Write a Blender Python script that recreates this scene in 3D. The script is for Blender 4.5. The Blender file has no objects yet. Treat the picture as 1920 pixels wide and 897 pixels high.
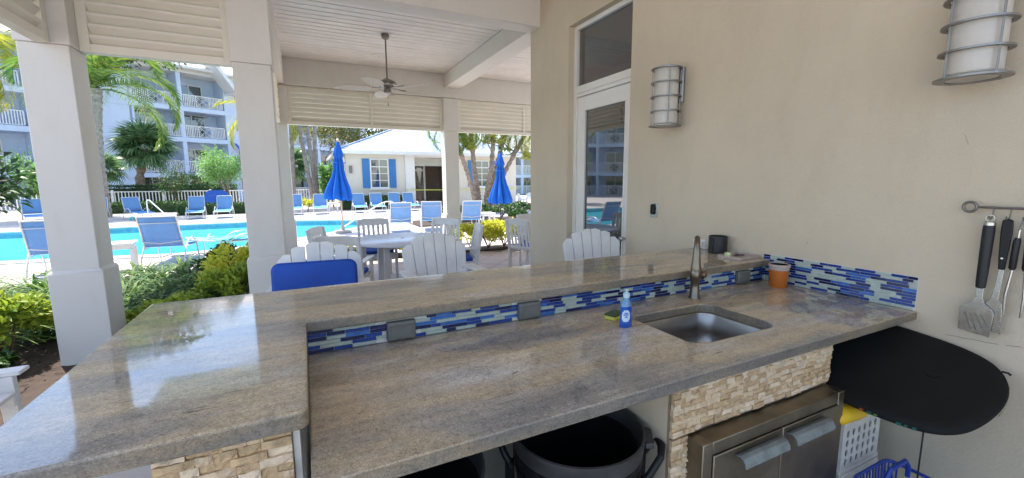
import bpy, bmesh, math, random
import numpy as np
from mathutils import Vector, Matrix
R = math.radians
SC = bpy.context.scene
COL = SC.collection
rnd = random.Random(7)

# ------------------------------------------------------------------ camera
cam = bpy.data.cameras.new('camera'); cam.sensor_width = 36.0
cam.lens = 793.4 / 1920 * 36; cam.clip_start = 0.02; cam.clip_end = 2000
co = bpy.data.objects.new('camera', cam); COL.objects.link(co); SC.camera = co
_y, _p, _r = R(25.99), R(-7.81), R(-0.334)
F = Vector((math.sin(_y)*math.cos(_p), math.cos(_y)*math.cos(_p), math.sin(_p)))
Rt = Vector((math.cos(_y), -math.sin(_y), 0)); Up = Rt.cross(F)
Rr = Rt*math.cos(_r)+Up*math.sin(_r); Ur = Up*math.cos(_r)-Rt*math.sin(_r)
M = Matrix((Rr, Ur, -F)).transposed().to_4x4(); M.translation = (0, 0, 1.6)
co.matrix_world = M

# ------------------------------------------------------------------ sky, sun, exposure
SUN_EL, SUN_AZ = 66.0, -28.0            # azimuth from +Y towards +X
wd = bpy.data.worlds.new('World'); SC.world = wd; wd.use_nodes = True
nt = wd.node_tree; nt.nodes.clear()
sky = nt.nodes.new('ShaderNodeTexSky'); sky.sky_type = 'NISHITA'; sky.sun_disc = False
sky.sun_elevation = R(SUN_EL); sky.sun_rotation = R(SUN_AZ)
sky.air_density = 1.0; sky.dust_density = 1.0; sky.ozone_density = 1.0
bg = nt.nodes.new('ShaderNodeBackground'); bg.inputs[1].default_value = 0.15
wo = nt.nodes.new('ShaderNodeOutputWorld')
nt.links.new(sky.outputs[0], bg.inputs[0]); nt.links.new(bg.outputs[0], wo.inputs[0])
sl = bpy.data.lights.new('sun', 'SUN'); sl.energy = 3.4; sl.angle = R(0.55); sl.color = (1.0, 0.95, 0.87)
so = bpy.data.objects.new('sun', sl); COL.objects.link(so); so.location = (0, 20, 30)
sd = Vector((math.sin(R(SUN_AZ))*math.cos(R(SUN_EL)), math.cos(R(SUN_AZ))*math.cos(R(SUN_EL)), math.sin(R(SUN_EL))))
so.rotation_euler = sd.to_track_quat('Z', 'Y').to_euler()
SC.view_settings.view_transform = 'Standard'; SC.view_settings.look = 'None'
SC.view_settings.exposure = 1.7; SC.view_settings.gamma = 1.0
SC.view_settings.use_curve_mapping = False
SC.render.engine = 'CYCLES'
SC.cycles.max_bounces = 10; SC.cycles.diffuse_bounces = 6; SC.cycles.glossy_bounces = 5
SC.cycles.transparent_max_bounces = 16; SC.cycles.transmission_bounces = 8
SC.cycles.use_denoising = True
SC.cycles.sample_clamp_indirect = 8
SC.cycles.caustics_reflective = False; SC.cycles.caustics_refractive = False

# ------------------------------------------------------------------ materials
MAT = {}
def nodes(name):
    m = bpy.data.materials.new(name); m.use_nodes = True
    t = m.node_tree; t.nodes.clear()
    out = t.nodes.new('ShaderNodeOutputMaterial')
    MAT[name] = m
    return m, t, out
def N(t, kind, **kw):
    n = t.nodes.new(kind)
    for k, v in kw.items():
        if k.startswith('_'): setattr(n, k[1:], v)
        else: n.inputs[k.replace('__', ' ')].default_value = v
    return n
def ramp(t, fac, stops):
    n = t.nodes.new('ShaderNodeValToRGB'); e = n.color_ramp.elements
    while len(e) > 1: e.remove(e[-1])
    e[0].position = stops[0][0]; e[0].color = (*stops[0][1], 1)
    for p, c in stops[1:]:
        x = e.new(p); x.color = (*c, 1)
    t.links.new(fac, n.inputs[0]); return n.outputs[0]
def mixc(t, fac, a, b, mode='MIX'):
    n = t.nodes.new('ShaderNodeMix'); n.data_type = 'RGBA'; n.blend_type = mode
    for sock, v in ((n.inputs[0], fac), (n.inputs[6], a), (n.inputs[7], b)):
        if hasattr(v, 'links') or hasattr(v, 'is_linked'): t.links.new(v, sock)
        elif isinstance(v, (int, float)): sock.default_value = v
        else: sock.default_value = (*v, 1)
    return n.outputs[2]
def coords(t, scale=(1, 1, 1), kind='Object', rot=(0, 0, 0)):
    c = t.nodes.new('ShaderNodeTexCoord'); m = t.nodes.new('ShaderNodeMapping')
    m.inputs['Scale'].default_value = scale; m.inputs['Rotation'].default_value = rot
    if kind == 'World':
        g = t.nodes.new('ShaderNodeNewGeometry'); t.links.new(g.outputs['Position'], m.inputs[0])
    else: t.links.new(c.outputs[kind], m.inputs[0])
    return m.outputs[0]
def noise(t, vec, scale, detail=4, rough=0.6):
    n = N(t, 'ShaderNodeTexNoise', Scale=scale, Detail=detail, Roughness=rough)
    t.links.new(vec, n.inputs['Vector']); return n.outputs[0]
def bump(t, h, strength, dist=0.01):
    b = N(t, 'ShaderNodeBump', Strength=strength, Distance=dist); t.links.new(h, b.inputs['Height']); return b.outputs[0]
def pm(name, col, rough=0.5, metal=0.0, var=0.12, vs=3.0, bmp=0.0, bs=60.0, coat=0.0, spec=0.5, island=0.0, trans=0.0, kind='World'):
    """procedural paint / plastic / wood / metal: base colour with soft mottling, optional bump"""
    m, t, out = nodes(name)
    b = N(t, 'ShaderNodeBsdfPrincipled', Roughness=rough, Metallic=metal)
    b.inputs['Specular IOR Level'].default_value = spec; b.inputs['Coat Weight'].default_value = coat
    v = coords(t, kind=kind)
    n1 = noise(t, v, vs, 5, 0.65)
    lo = tuple(c*(1-var) for c in col); hi = tuple(min(1, c*(1+var*0.8)) for c in col)
    c = ramp(t, n1, [(0.3, lo), (0.7, hi)])
    if island:
        g = t.nodes.new('ShaderNodeNewGeometry')
        h = N(t, 'ShaderNodeHueSaturation'); t.links.new(c, h.inputs['Color'])
        mr = N(t, 'ShaderNodeMapRange'); mr.inputs[3].default_value = 1-island; mr.inputs[4].default_value = 1+island
        t.links.new(g.outputs['Random Per Island'], mr.inputs[0]); t.links.new(mr.outputs[0], h.inputs['Value'])
        c = h.outputs[0]
    t.links.new(c, b.inputs['Base Color'])
    rr = N(t, 'ShaderNodeMapRange'); rr.inputs[3].default_value = max(0.02, rough*0.85); rr.inputs[4].default_value = min(1, rough*1.15)
    t.links.new(n1, rr.inputs[0]); t.links.new(rr.outputs[0], b.inputs['Roughness'])
    if bmp:
        t.links.new(bump(t, noise(t, v, bs, 3, 0.6), bmp, 0.004), b.inputs['Normal'])
    if trans:
        tr = N(t, 'ShaderNodeBsdfTranslucent'); t.links.new(c, tr.inputs[0])
        mx = t.nodes.new('ShaderNodeMixShader'); mx.inputs[0].default_value = trans
        t.links.new(b.outputs[0], mx.inputs[1]); t.links.new(tr.outputs[0], mx.inputs[2]); t.links.new(mx.outputs[0], out.inputs[0])
    else:
        t.links.new(b.outputs[0], out.inputs[0])
    return m

def granite(name):
    m, t, out = nodes(name)
    b = N(t, 'ShaderNodeBsdfPrincipled', Roughness=0.07); b.inputs['Specular IOR Level'].default_value = 0.7
    vs = coords(t, (1.0, 4.2, 4.2), 'World', (0, 0, R(9))); v = coords(t, (1, 1, 1), 'World')
    vm = coords(t, (1.0, 2.6, 2.6), 'World', (0, 0, R(12))); vl = coords(t, (1.0, 7.0, 7.0), 'World', (0, 0, R(7)))
    big = noise(t, vm, 1.35, 3, 0.5); mid = noise(t, vs, 4.2, 8, 0.68); vein = noise(t, vl, 2.6, 7, 0.66); gr = noise(t, v, 46, 5, 0.75); fl = noise(t, vl, 9, 6, 0.74); cl = noise(t, v, 2.3, 3, 0.5)
    c1 = ramp(t, big, [(0.34, (0.20, 0.195, 0.195)), (0.44, (0.34, 0.305, 0.25)), (0.52, (0.55, 0.42, 0.24)), (0.60, (0.50, 0.42, 0.30)), (0.68, (0.56, 0.53, 0.48))])
    c2 = ramp(t, mid, [(0.30, (0.20, 0.195, 0.20)), (0.46, (0.38, 0.34, 0.275)), (0.58, (0.48, 0.415, 0.315)), (0.74, (0.66, 0.62, 0.55))])
    c = mixc(t, 0.36, c1, c2)
    c = mixc(t, ramp(t, vein, [(0.40, (0.38, 0.38, 0.38)), (0.52, (0, 0, 0))]), c, mixc(t, 1.0, c, (0.66, 0.66, 0.69), 'MULTIPLY'))
    c = mixc(t, ramp(t, vein, [(0.55, (0, 0, 0)), (0.72, (0.45, 0.45, 0.45))]), c, mixc(t, 1.0, c, (1.4, 1.38, 1.33), 'MULTIPLY'))
    c = mixc(t, ramp(t, gr, [(0.36, (0.7, 0.7, 0.7)), (0.50, (0, 0, 0))]), c, mixc(t, 1.0, c, (0.58, 0.575, 0.59), 'MULTIPLY'))
    vo = N(t, 'ShaderNodeTexVoronoi', Scale=330.0); t.links.new(v, vo.inputs['Vector'])
    sp2 = t.nodes.new('ShaderNodeSeparateColor'); t.links.new(vo.outputs['Color'], sp2.inputs[0])
    c = mixc(t, 1.0, c, ramp(t, sp2.outputs[0], [(0.0, (0.62, 0.62, 0.63)), (0.3, (0.92, 0.92, 0.92)), (0.8, (1.05, 1.05, 1.03)), (1.0, (1.35, 1.33, 1.28))]), 'MULTIPLY')
    fm = N(t, 'ShaderNodeMath', _operation='MULTIPLY'); t.links.new(ramp(t, fl, [(0.595, (0, 0, 0)), (0.66, (1, 1, 1))]), fm.inputs[0]); t.links.new(ramp(t, cl, [(0.46, (0, 0, 0)), (0.60, (1, 1, 1))]), fm.inputs[1])
    c = mixc(t, fm.outputs[0], c, (0.05, 0.05, 0.065))
    # the slab edges are rough sawn and unpolished: darker stone, no gloss; the darkening also paints in weaker light
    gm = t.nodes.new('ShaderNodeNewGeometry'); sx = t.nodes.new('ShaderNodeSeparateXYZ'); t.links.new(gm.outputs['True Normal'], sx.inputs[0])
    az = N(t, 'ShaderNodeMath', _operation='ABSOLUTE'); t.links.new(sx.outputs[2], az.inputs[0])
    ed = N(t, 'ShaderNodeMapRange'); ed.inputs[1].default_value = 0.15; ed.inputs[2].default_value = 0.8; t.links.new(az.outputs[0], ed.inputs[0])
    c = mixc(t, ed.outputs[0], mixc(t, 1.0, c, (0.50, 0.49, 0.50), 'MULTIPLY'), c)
    t.links.new(c, b.inputs['Base Color'])
    sm_ = noise(t, v, 5.5, 4, 0.6)
    rg = N(t, 'ShaderNodeMapRange'); rg.inputs[1].default_value = 0.35; rg.inputs[2].default_value = 0.75; rg.inputs[3].default_value = 0.015; rg.inputs[4].default_value = 0.13
    t.links.new(sm_, rg.inputs[0])
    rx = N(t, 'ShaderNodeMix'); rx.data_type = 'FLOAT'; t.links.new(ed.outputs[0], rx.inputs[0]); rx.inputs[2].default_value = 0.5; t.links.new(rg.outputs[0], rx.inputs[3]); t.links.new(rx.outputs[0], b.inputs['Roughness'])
    t.links.new(b.outputs[0], out.inputs[0])

def stucco(name, col, blot=0.10, rel=0.22):
    m, t, out = nodes(name)
    b = N(t, 'ShaderNodeBsdfPrincipled', Roughness=0.62); b.inputs['Specular IOR Level'].default_value = 0.35
    v = coords(t, (1, 1, 1), 'World'); vv = coords(t, (1, 1, 0.35), 'World')
    n1 = noise(t, v, 0.9, 5, 0.55); n2 = noise(t, vv, 5, 6, 0.7); sp = noise(t, v, 46, 3, 0.5)
    lo = tuple(c*(1-blot) for c in col)
    c = ramp(t, n1, [(0.35, lo), (0.65, col)])
    c = mixc(t, ramp(t, n2, [(0.5, (0, 0, 0)), (0.85, (0.5, 0.5, 0.5))]), c, mixc(t, 1.0, c, (0.82, 0.80, 0.76), 'MULTIPLY'))
    c = mixc(t, ramp(t, sp, [(0.76, (0, 0, 0)), (0.80, (0.75, 0.75, 0.75))]), c, tuple(x*0.45 for x in col))
    t.links.new(c, b.inputs['Base Color'])
    h = N(t, 'ShaderNodeMath', _operation='ADD'); t.links.new(noise(t, v, 120, 4, 0.6), h.inputs[0]); t.links.new(noise(t, v, 18, 4, 0.6), h.inputs[1])
    t.links.new(bump(t, h.outputs[0], rel, 0.004), b.inputs['Normal'])
    t.links.new(b.outputs[0], out.inputs[0])

def leafmat(name, a, b_, c_, trans=0.35, rough=0.45):
    m, t, out = nodes(name)
    g = t.nodes.new('ShaderNodeNewGeometry')
    c = ramp(t, g.outputs['Random Per Island'], [(0.0, a), (0.5, b_), (1.0, c_)])
    p = N(t, 'ShaderNodeBsdfPrincipled', Roughness=rough); t.links.new(c, p.inputs['Base Color'])
    tr = N(t, 'ShaderNodeBsdfTranslucent'); t.links.new(c, tr.inputs[0])
    mx = t.nodes.new('ShaderNodeMixShader'); mx.inputs[0].default_value = trans
    t.links.new(p.outputs[0], mx.inputs[1]); t.links.new(tr.outputs[0], mx.inputs[2]); t.links.new(mx.outputs[0], out.inputs[0])

def darkglass(name, tint=(0.012, 0.013, 0.014), refl=0.2):
    m, t, out = nodes(name)
    b = N(t, 'ShaderNodeBsdfPrincipled', Roughness=0.04); b.inputs['Base Color'].default_value = (*tint, 1)
    v = coords(t, (1, 1, 1), 'World'); nb = bump(t, noise(t, v, 1.3, 2, 0.4), 0.03, 0.03)
    gl = N(t, 'ShaderNodeBsdfGlossy', Roughness=0.012); t.links.new(nb, gl.inputs['Normal']); gl.inputs[0].default_value = (0.86, 0.88, 0.90, 1)
    lw = N(t, 'ShaderNodeLayerWeight', Blend=0.25); ad = N(t, 'ShaderNodeMath', _operation='ADD', _use_clamp=True); ad.inputs[1].default_value = refl
    t.links.new(lw.outputs['Fresnel'], ad.inputs[0]); mx = t.nodes.new('ShaderNodeMixShader')
    t.links.new(ad.outputs[0], mx.inputs[0]); t.links.new(b.outputs[0], mx.inputs[1]); t.links.new(gl.outputs[0], mx.inputs[2]); t.links.new(mx.outputs[0], out.inputs[0])

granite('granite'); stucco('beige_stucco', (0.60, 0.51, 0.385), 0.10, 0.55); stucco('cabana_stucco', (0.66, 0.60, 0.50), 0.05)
stucco('apartment_stucco', (0.56, 0.64, 0.77), 0.05)
pm('white_paint', (0.70, 0.67, 0.635), 0.45, var=0.05, vs=1.6, bmp=0.08, bs=90)
stucco('column_paint', (0.69, 0.655, 0.615), 0.05, 0.10)
pm('louver_paint', (0.74, 0.69, 0.60), 0.5, var=0.06, vs=2.0, bmp=0.05)
pm('plank_paint', (0.70, 0.655, 0.63), 0.42, var=0.10, vs=2.5, bmp=0.06, kind='World')
pm('door_paint', (0.74, 0.72, 0.68), 0.35, var=0.04)
pm('brushed_steel', (0.50, 0.49, 0.46), 0.27, 1.0, var=0.10, vs=25)
pm('sink_steel', (0.36, 0.33, 0.29), 0.34, 1.0, var=0.10, vs=14)
pm('old_steel', (0.27, 0.235, 0.18), 0.40, 1.0, var=0.28, vs=6, bmp=0.05)
pm('handle_metal', (0.20, 0.225, 0.215), 0.55, 0.3, var=0.28, vs=22, bmp=0.1)
pm('bronze_nickel', (0.20, 0.165, 0.125), 0.36, 1.0, var=0.15, vs=30)
pm('fan_metal', (0.20, 0.18, 0.16), 0.35, 0.8, var=0.1)
pm('rack_iron', (0.22, 0.20, 0.18), 0.45, 0.7, var=0.2, vs=30)
pm('sconce_metal', (0.27, 0.265, 0.26), 0.42, 0.75, var=0.10, vs=12)
pm('sconce_glass', (0.74, 0.70, 0.64), 0.30, var=0.06, vs=9, trans=0.35)
pm('black_plastic', (0.012, 0.012, 0.013), 0.42, var=0.3, vs=8, bmp=0.08, bs=300, spec=0.28)
pm('can_rim', (0.045, 0.043, 0.042), 0.50, var=0.35, vs=9, bmp=0.1)
pm('black_foam', (0.012, 0.0125, 0.012), 0.7, var=0.3, vs=5, bmp=0.15, bs=500, spec=0.15)
pm('black_rubber', (0.010, 0.010, 0.011), 0.5, var=0.15)
pm('gray_plastic', (0.13, 0.13, 0.12), 0.45, var=0.15, vs=15)
pm('crate_plastic', (0.60, 0.575, 0.535), 0.5, var=0.14, vs=12)
pm('blue_plastic', (0.012, 0.045, 0.30), 0.4, var=0.1)
pm('yellow_plastic', (0.75, 0.47, 0.02), 0.4, var=0.08)
pm('sponge_green', (0.06, 0.10, 0.05), 0.9, var=0.3, vs=90, bmp=0.6, bs=300)
pm('sponge_yellow', (0.60, 0.55, 0.08), 0.9, var=0.2, vs=90, bmp=0.6, bs=300)
pm('pale_green_wax', (0.55, 0.62, 0.33), 0.4)
pm('orange_juice', (0.44, 0.125, 0.018), 0.18, var=0.08)
pm('frosted_lid', (0.66, 0.56, 0.50), 0.3, trans=0.4)
pm('soap_blue', (0.012, 0.085, 0.42), 0.08, var=0.1, coat=0.5)
pm('soap_clear', (0.10, 0.24, 0.42), 0.10, var=0.05, coat=0.4)
pm('soap_cap', (0.40, 0.54, 0.60), 0.35)
pm('label_white', (0.55, 0.66, 0.80), 0.4)
pm('white_plastic', (0.74, 0.73, 0.71), 0.4, var=0.05)
pm('grout', (0.62, 0.60, 0.55), 0.8, var=0.08, vs=40)
pm('tile_navy', (0.006, 0.010, 0.075), 0.08, var=0.3, vs=30, coat=0.1)
pm('tile_blue', (0.012, 0.045, 0.24), 0.08, var=0.3, vs=30, coat=0.1)
pm('tile_mid', (0.035, 0.14, 0.42), 0.10, var=0.25, vs=30, coat=0.1)
pm('tile_pale', (0.40, 0.46, 0.41), 0.2, var=0.15, vs=30, coat=0.0)
pm('stone_cream', (0.60, 0.455, 0.295), 0.85, var=0.22, vs=30, bmp=0.9, bs=110)
pm('stone_rust', (0.47, 0.325, 0.185), 0.85, var=0.3, vs=35, bmp=0.9, bs=120)
pm('stone_tan', (0.50, 0.355, 0.20), 0.85, var=0.25, vs=35, bmp=0.9, bs=120)
pm('stone_pale', (0.66, 0.53, 0.375), 0.85, var=0.20, vs=28, bmp=0.9, bs=100)
pm('stone_backer', (0.26, 0.20, 0.13), 0.95, var=0.2, vs=20)
pm('gray_block', (0.42, 0.385, 0.33), 0.85, var=0.12, vs=8, bmp=0.2)
pm('white_wood', (0.72, 0.705, 0.685), 0.45, var=0.09, vs=7, bmp=0.12, bs=50)
pm('fan_rattan', (0.58, 0.53, 0.48), 0.7, var=0.35, vs=60, bmp=0.5, bs=150)
pm('blue_canvas', (0.010, 0.065, 0.36), 0.8, var=0.16, vs=9, bmp=0.5, bs=16)
pm('umbrella_canvas', (0.004, 0.125, 0.52), 0.75, var=0.15, vs=6, bmp=0.2, bs=300, trans=0.25)
pm('table_white', (0.62, 0.64, 0.70), 0.25, var=0.04)
pm('sling_blue', (0.10, 0.40, 0.82), 0.6, var=0.08, vs=5, bmp=0.2, bs=400, trans=0.3)
pm('sling_back', (0.22, 0.39, 0.62), 0.6, var=0.08, vs=5, bmp=0.2, bs=400, trans=0.40)
pm('lounger_frame', (0.60, 0.59, 0.57), 0.35, 0.2, var=0.06)
pm('umbrella_pole', (0.55, 0.36, 0.24), 0.5, var=0.12)
pm('dark_pole', (0.05, 0.05, 0.05), 0.5)
pm('towel', (0.10, 0.55, 0.50), 0.9, var=0.2, vs=12, bmp=0.6, bs=200)
pm('pool_deck', (0.56, 0.50, 0.47), 0.8, var=0.10, vs=1.1, bmp=0.15, bs=40)
pm('coping', (0.44, 0.42, 0.40), 0.75, var=0.12, vs=3, bmp=0.1)
pm('waterline_tile', (0.10, 0.24, 0.36), 0.2, var=0.3, vs=9)
pm('pool_plaster', (0.55, 0.88, 0.91), 0.8, var=0.07, vs=0.8)
pm('paver', (0.46, 0.355, 0.30), 0.7, var=0.16, vs=5, bmp=0.2, bs=80, island=0.0)
pm('paver_joint', (0.16, 0.13, 0.11), 0.95, var=0.2)
pm('concrete_floor', (0.45, 0.41, 0.36), 0.75, var=0.12, vs=1.5, bmp=0.1)
pm('mulch', (0.05, 0.03, 0.02), 0.95, var=0.5, vs=18, bmp=0.9, bs=45)
pm('lawn', (0.09, 0.14, 0.045), 0.9, var=0.3, vs=2, bmp=0.5, bs=60)
pm('roof_metal', (0.30, 0.36, 0.46), 0.38, 0.1, var=0.08, vs=1.2)
pm('roof_tile', (0.56, 0.52, 0.50), 0.7, var=0.12, vs=4)
pm('shutter_blue', (0.045, 0.19, 0.44), 0.5, var=0.06)
pm('awning_blue', (0.03, 0.12, 0.50), 0.7)
pm('bark_palm', (0.30, 0.255, 0.22), 0.9, var=0.45, vs=7, bmp=0.9, bs=20)
pm('bark_brown', (0.29, 0.215, 0.16), 0.9, var=0.55, vs=6, bmp=1.0, bs=14)
pm('bark_dark', (0.12, 0.08, 0.055), 0.9, var=0.3, vs=10, bmp=0.8, bs=30)
pm('flower_pink', (0.65, 0.06, 0.12), 0.6)
pm('tape_yellow', (0.70, 0.72, 0.10), 0.6)
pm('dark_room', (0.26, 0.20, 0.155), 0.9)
darkglass('door_glass', (0.012, 0.012, 0.012), 0.15)
darkglass('window_glass', (0.04, 0.05, 0.06), 0.08)
leafmat('leaf_yellow', (0.22, 0.31, 0.03), (0.44, 0.52, 0.06), (0.14, 0.24, 0.035), 0.4, 0.55)
leafmat('leaf_gold', (0.80, 0.74, 0.10), (0.62, 0.62, 0.07), (0.40, 0.47, 0.05), 0.5, 0.55)
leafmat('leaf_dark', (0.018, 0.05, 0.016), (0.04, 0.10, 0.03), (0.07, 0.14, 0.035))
leafmat('leaf_hedge', (0.03, 0.075, 0.015), (0.05, 0.12, 0.025), (0.08, 0.17, 0.04))
leafmat('leaf_bright', (0.13, 0.30, 0.06), (0.22, 0.42, 0.10), (0.32, 0.52, 0.18), 0.45)
leafmat('leaf_strap', (0.025, 0.08, 0.015), (0.07, 0.16, 0.025), (0.20, 0.29, 0.06), 0.3, 0.7)
leafmat('leaf_strap_pale', (0.22, 0.30, 0.06), (0.10, 0.20, 0.03), (0.38, 0.42, 0.12), 0.3, 0.7)
leafmat('leaf_palm', (0.05, 0.12, 0.025), (0.14, 0.25, 0.045), (0.28, 0.33, 0.06), 0.45, 0.28)
leafmat('leaf_palm_gold', (0.18, 0.26, 0.03), (0.42, 0.42, 0.05), (0.60, 0.52, 0.10), 0.45, 0.3)
leafmat('leaf_sabal', (0.05, 0.12, 0.045), (0.11, 0.21, 0.08), (0.26, 0.36, 0.17), 0.4, 0.3)
leafmat('leaf_autumn', (0.12, 0.16, 0.03), (0.26, 0.24, 0.05), (0.07, 0.11, 0.025))
m, t, out = nodes('pool_water')
fr = N(t, 'ShaderNodeFresnel', IOR=1.33)
v = coords(t, (1, 1, 1), 'World'); bm_ = bump(t, noise(t, v, 2.6, 4, 0.55), 0.6, 0.08)
t.links.new(bm_, fr.inputs['Normal'])
gl = N(t, 'ShaderNodeBsdfGlossy', Roughness=0.03); t.links.new(bm_, gl.inputs['Normal'])
tp = N(t, 'ShaderNodeBsdfTransparent'); tp.inputs[0].default_value = (0.60, 0.94, 0.97, 1)
mx = t.nodes.new('ShaderNodeMixShader'); fq = N(t, 'ShaderNodeMath', _operation='MULTIPLY'); fq.inputs[1].default_value = 0.5; t.links.new(fr.outputs[0], fq.inputs[0]); t.links.new(fq.outputs[0], mx.inputs[0]); t.links.new(tp.outputs[0], mx.inputs[1]); t.links.new(gl.outputs[0], mx.inputs[2])
t.links.new(mx.outputs[0], out.inputs[0])

# ------------------------------------------------------------------ mesh helpers
class MB:
    def __init__(s): s.v = []; s.f = []
    def add(s, vs, fs):
        o = len(s.v); s.v += [tuple(p) for p in vs]; s.f += [tuple(i+o for i in f) for f in fs]; return s
    def box(s, c, d, rx=0, ry=0, rz=0):
        hx, hy, hz = d[0]/2, d[1]/2, d[2]/2
        P = [Vector((x, y, z)) for z in (-hz, hz) for y in (-hy, hy) for x in (-hx, hx)]
        if rx or ry or rz:
            m = Matrix.Rotation(rz, 3, 'Z') @ Matrix.Rotation(ry, 3, 'Y') @ Matrix.Rotation(rx, 3, 'X'); P = [m @ p for p in P]
        c = Vector(c)
        return s.add([p+c for p in P], [(0, 2, 3, 1), (4, 5, 7, 6), (0, 1, 5, 4), (2, 6, 7, 3), (0, 4, 6, 2), (1, 3, 7, 5)])
    def span(s, a, b):
        return s.box([(a[i]+b[i])/2 for i in range(3)], [abs(b[i]-a[i]) for i in range(3)])
    def bar(s, a, b, w, h, up=(0, 0, 1)):
        a = Vector(a); b = Vector(b); d = (b-a).normalized(); up = Vector(up)
        if abs(d.dot(up)) > 0.98: up = Vector((0, 1, 0))
        x = d.cross(up).normalized()*w/2; y = x.cross(d).normalized()*h/2
        P = [a-x-y, a+x-y, a+x+y, a-x+y, b-x-y, b+x-y, b+x+y, b-x+y]
        return s.add(P, [(0, 3, 2, 1), (4, 5, 6, 7), (0, 1, 5, 4), (1, 2, 6, 5), (2, 3, 7, 6), (3, 0, 4, 7)])
    def tube(s, path, r, n=8, cap=True, closed=False):
        path = [Vector(p) for p in path]; k = len(path); rs = r if isinstance(r, (list, tuple)) else [r]*k
        o = len(s.v); ref = None
        for i, p in enumerate(path):
            if closed: d = path[(i+1) % k]-path[i-1]
            else: d = path[min(i+1, k-1)]-path[max(i-1, 0)]
            d.normalize()
            if ref is None:
                ref = Vector((0, 0, 1)) if abs(d.z) < 0.9 else Vector((1, 0, 0))
            x = d.cross(ref).normalized(); ref = x.cross(d).normalized()
            for j in range(n):
                a = 2*math.pi*j/n; s.v.append(tuple(p+(x*math.cos(a)+ref*math.sin(a))*rs[i]))
        seg = k if closed else k-1
        for i in range(seg):
            i2 = (i+1) % k
            for j in range(n):
                j2 = (j+1) % n; s.f.append((o+i*n+j, o+i*n+j2, o+i2*n+j2, o+i2*n+j))
        if cap and not closed:
            s.f.append(tuple(o+j for j in range(n))[::-1]); s.f.append(tuple(o+(k-1)*n+j for j in range(n)))
        return s
    def lathe(s, prof, n=24, c=(0, 0, 0), cap=True):
        o = len(s.v); k = len(prof)
        for (r, z) in prof:
            for j in range(n):
                a = 2*math.pi*j/n; s.v.append((c[0]+r*math.cos(a), c[1]+r*math.sin(a), c[2]+z))
        for i in range(k-1):
            for j in range(n):
                j2 = (j+1) % n; s.f.append((o+i*n+j, o+i*n+j2, o+(i+1)*n+j2, o+(i+1)*n+j))
        if cap:
            if prof[0][0] > 1e-5: s.f.append(tuple(o+j for j in range(n))[::-1])
            if prof[-1][0] > 1e-5: s.f.append(tuple(o+(k-1)*n+j for j in range(n)))
        return s
    def prism(s, poly, z0, z1, m=None):
        n = len(poly); P = [Vector((x, y, z0)) for x, y in poly]+[Vector((x, y, z1)) for x, y in poly]
        if m is not None: P = [m @ p for p in P]
        return s.add(P, [tuple(range(n))[::-1], tuple(range(n, 2*n))]+[(i, (i+1) % n, n+(i+1) % n, n+i) for i in range(n)])
    def loft(s, rings, cap0=True, cap1=True):
        n = len(rings[0]); o = len(s.v)
        for r in rings: s.v += [tuple(p) for p in r]
        for i in range(len(rings)-1):
            for j in range(n):
                j2 = (j+1) % n; s.f.append((o+i*n+j, o+i*n+j2, o+(i+1)*n+j2, o+(i+1)*n+j))
        if cap0: s.f.append(tuple(o+j for j in range(n))[::-1])
        if cap1: s.f.append(tuple(o+(len(rings)-1)*n+j for j in range(n)))
        return s
    def mesh(s, name, mat, smooth=False):
        me = bpy.data.meshes.new(name); me.from_pydata(s.v, [], s.f)
        me.materials.append(MAT[mat])
        if smooth: me.polygons.foreach_set('use_smooth', [True]*len(me.polygons))
        me.update(); return me
    def build(s, name, mat, parent=None, bevel=0, smooth=False, loc=None, seg=2, fix=True):
        me = s.mesh(name, mat, smooth or bevel > 0)
        if fix:
            b = bmesh.new(); b.from_mesh(me); bmesh.ops.recalc_face_normals(b, faces=b.faces); b.to_mesh(me); b.free()
        o = bpy.data.objects.new(name, me); COL.objects.link(o)
        if parent: o.parent = parent
        if loc is not None: o.location = loc
        if bevel:
            bv = o.modifiers.new('bevel', 'BEVEL'); bv.width = bevel; bv.segments = seg; bv.limit_method = 'ANGLE'; bv.angle_limit = R(35)
        if smooth or bevel:
            me.set_sharp_from_angle(angle=R(40))
        return o
def tag(o, label=None, cat=None, group=None, kind=None):
    if label: o['label'] = label
    if cat: o['category'] = cat
    if group: o['group'] = group
    if kind: o['kind'] = kind
    return o
def thing(name, label, cat, loc=(0, 0, 0), rz=0, group=None):
    o = bpy.data.objects.new(name, None); COL.objects.link(o); o.empty_display_size = 0.1
    o.location = loc; o.rotation_euler = (0, 0, rz); return tag(o, label, cat, group, 'thing')
def struct(o): o['kind'] = 'structure'; return o
def clone(root, loc, rz, label=None, group=None, scale=None):
    def cp(o, par):
        c = o.copy(); COL.objects.link(c); c.parent = par
        for ch in o.children: cp(ch, c)
        return c
    r = cp(root, None); r.location = loc; r.rotation_euler = (0, 0, rz)
    if scale: r.scale = (scale,)*3
    if label: r['label'] = label
    if group: r['group'] = group
    return r
def rrect(x0, x1, y0, y1, r, n=6):
    P = []
    for cx, cy, a0 in ((x1-r, y1-r, 0), (x0+r, y1-r, 90), (x0+r, y0+r, 180), (x1-r, y0+r, 270)):
        for i in range(n+1):
            a = R(a0+90*i/n); P.append((cx+r*math.cos(a), cy+r*math.sin(a)))
    return P
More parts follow.
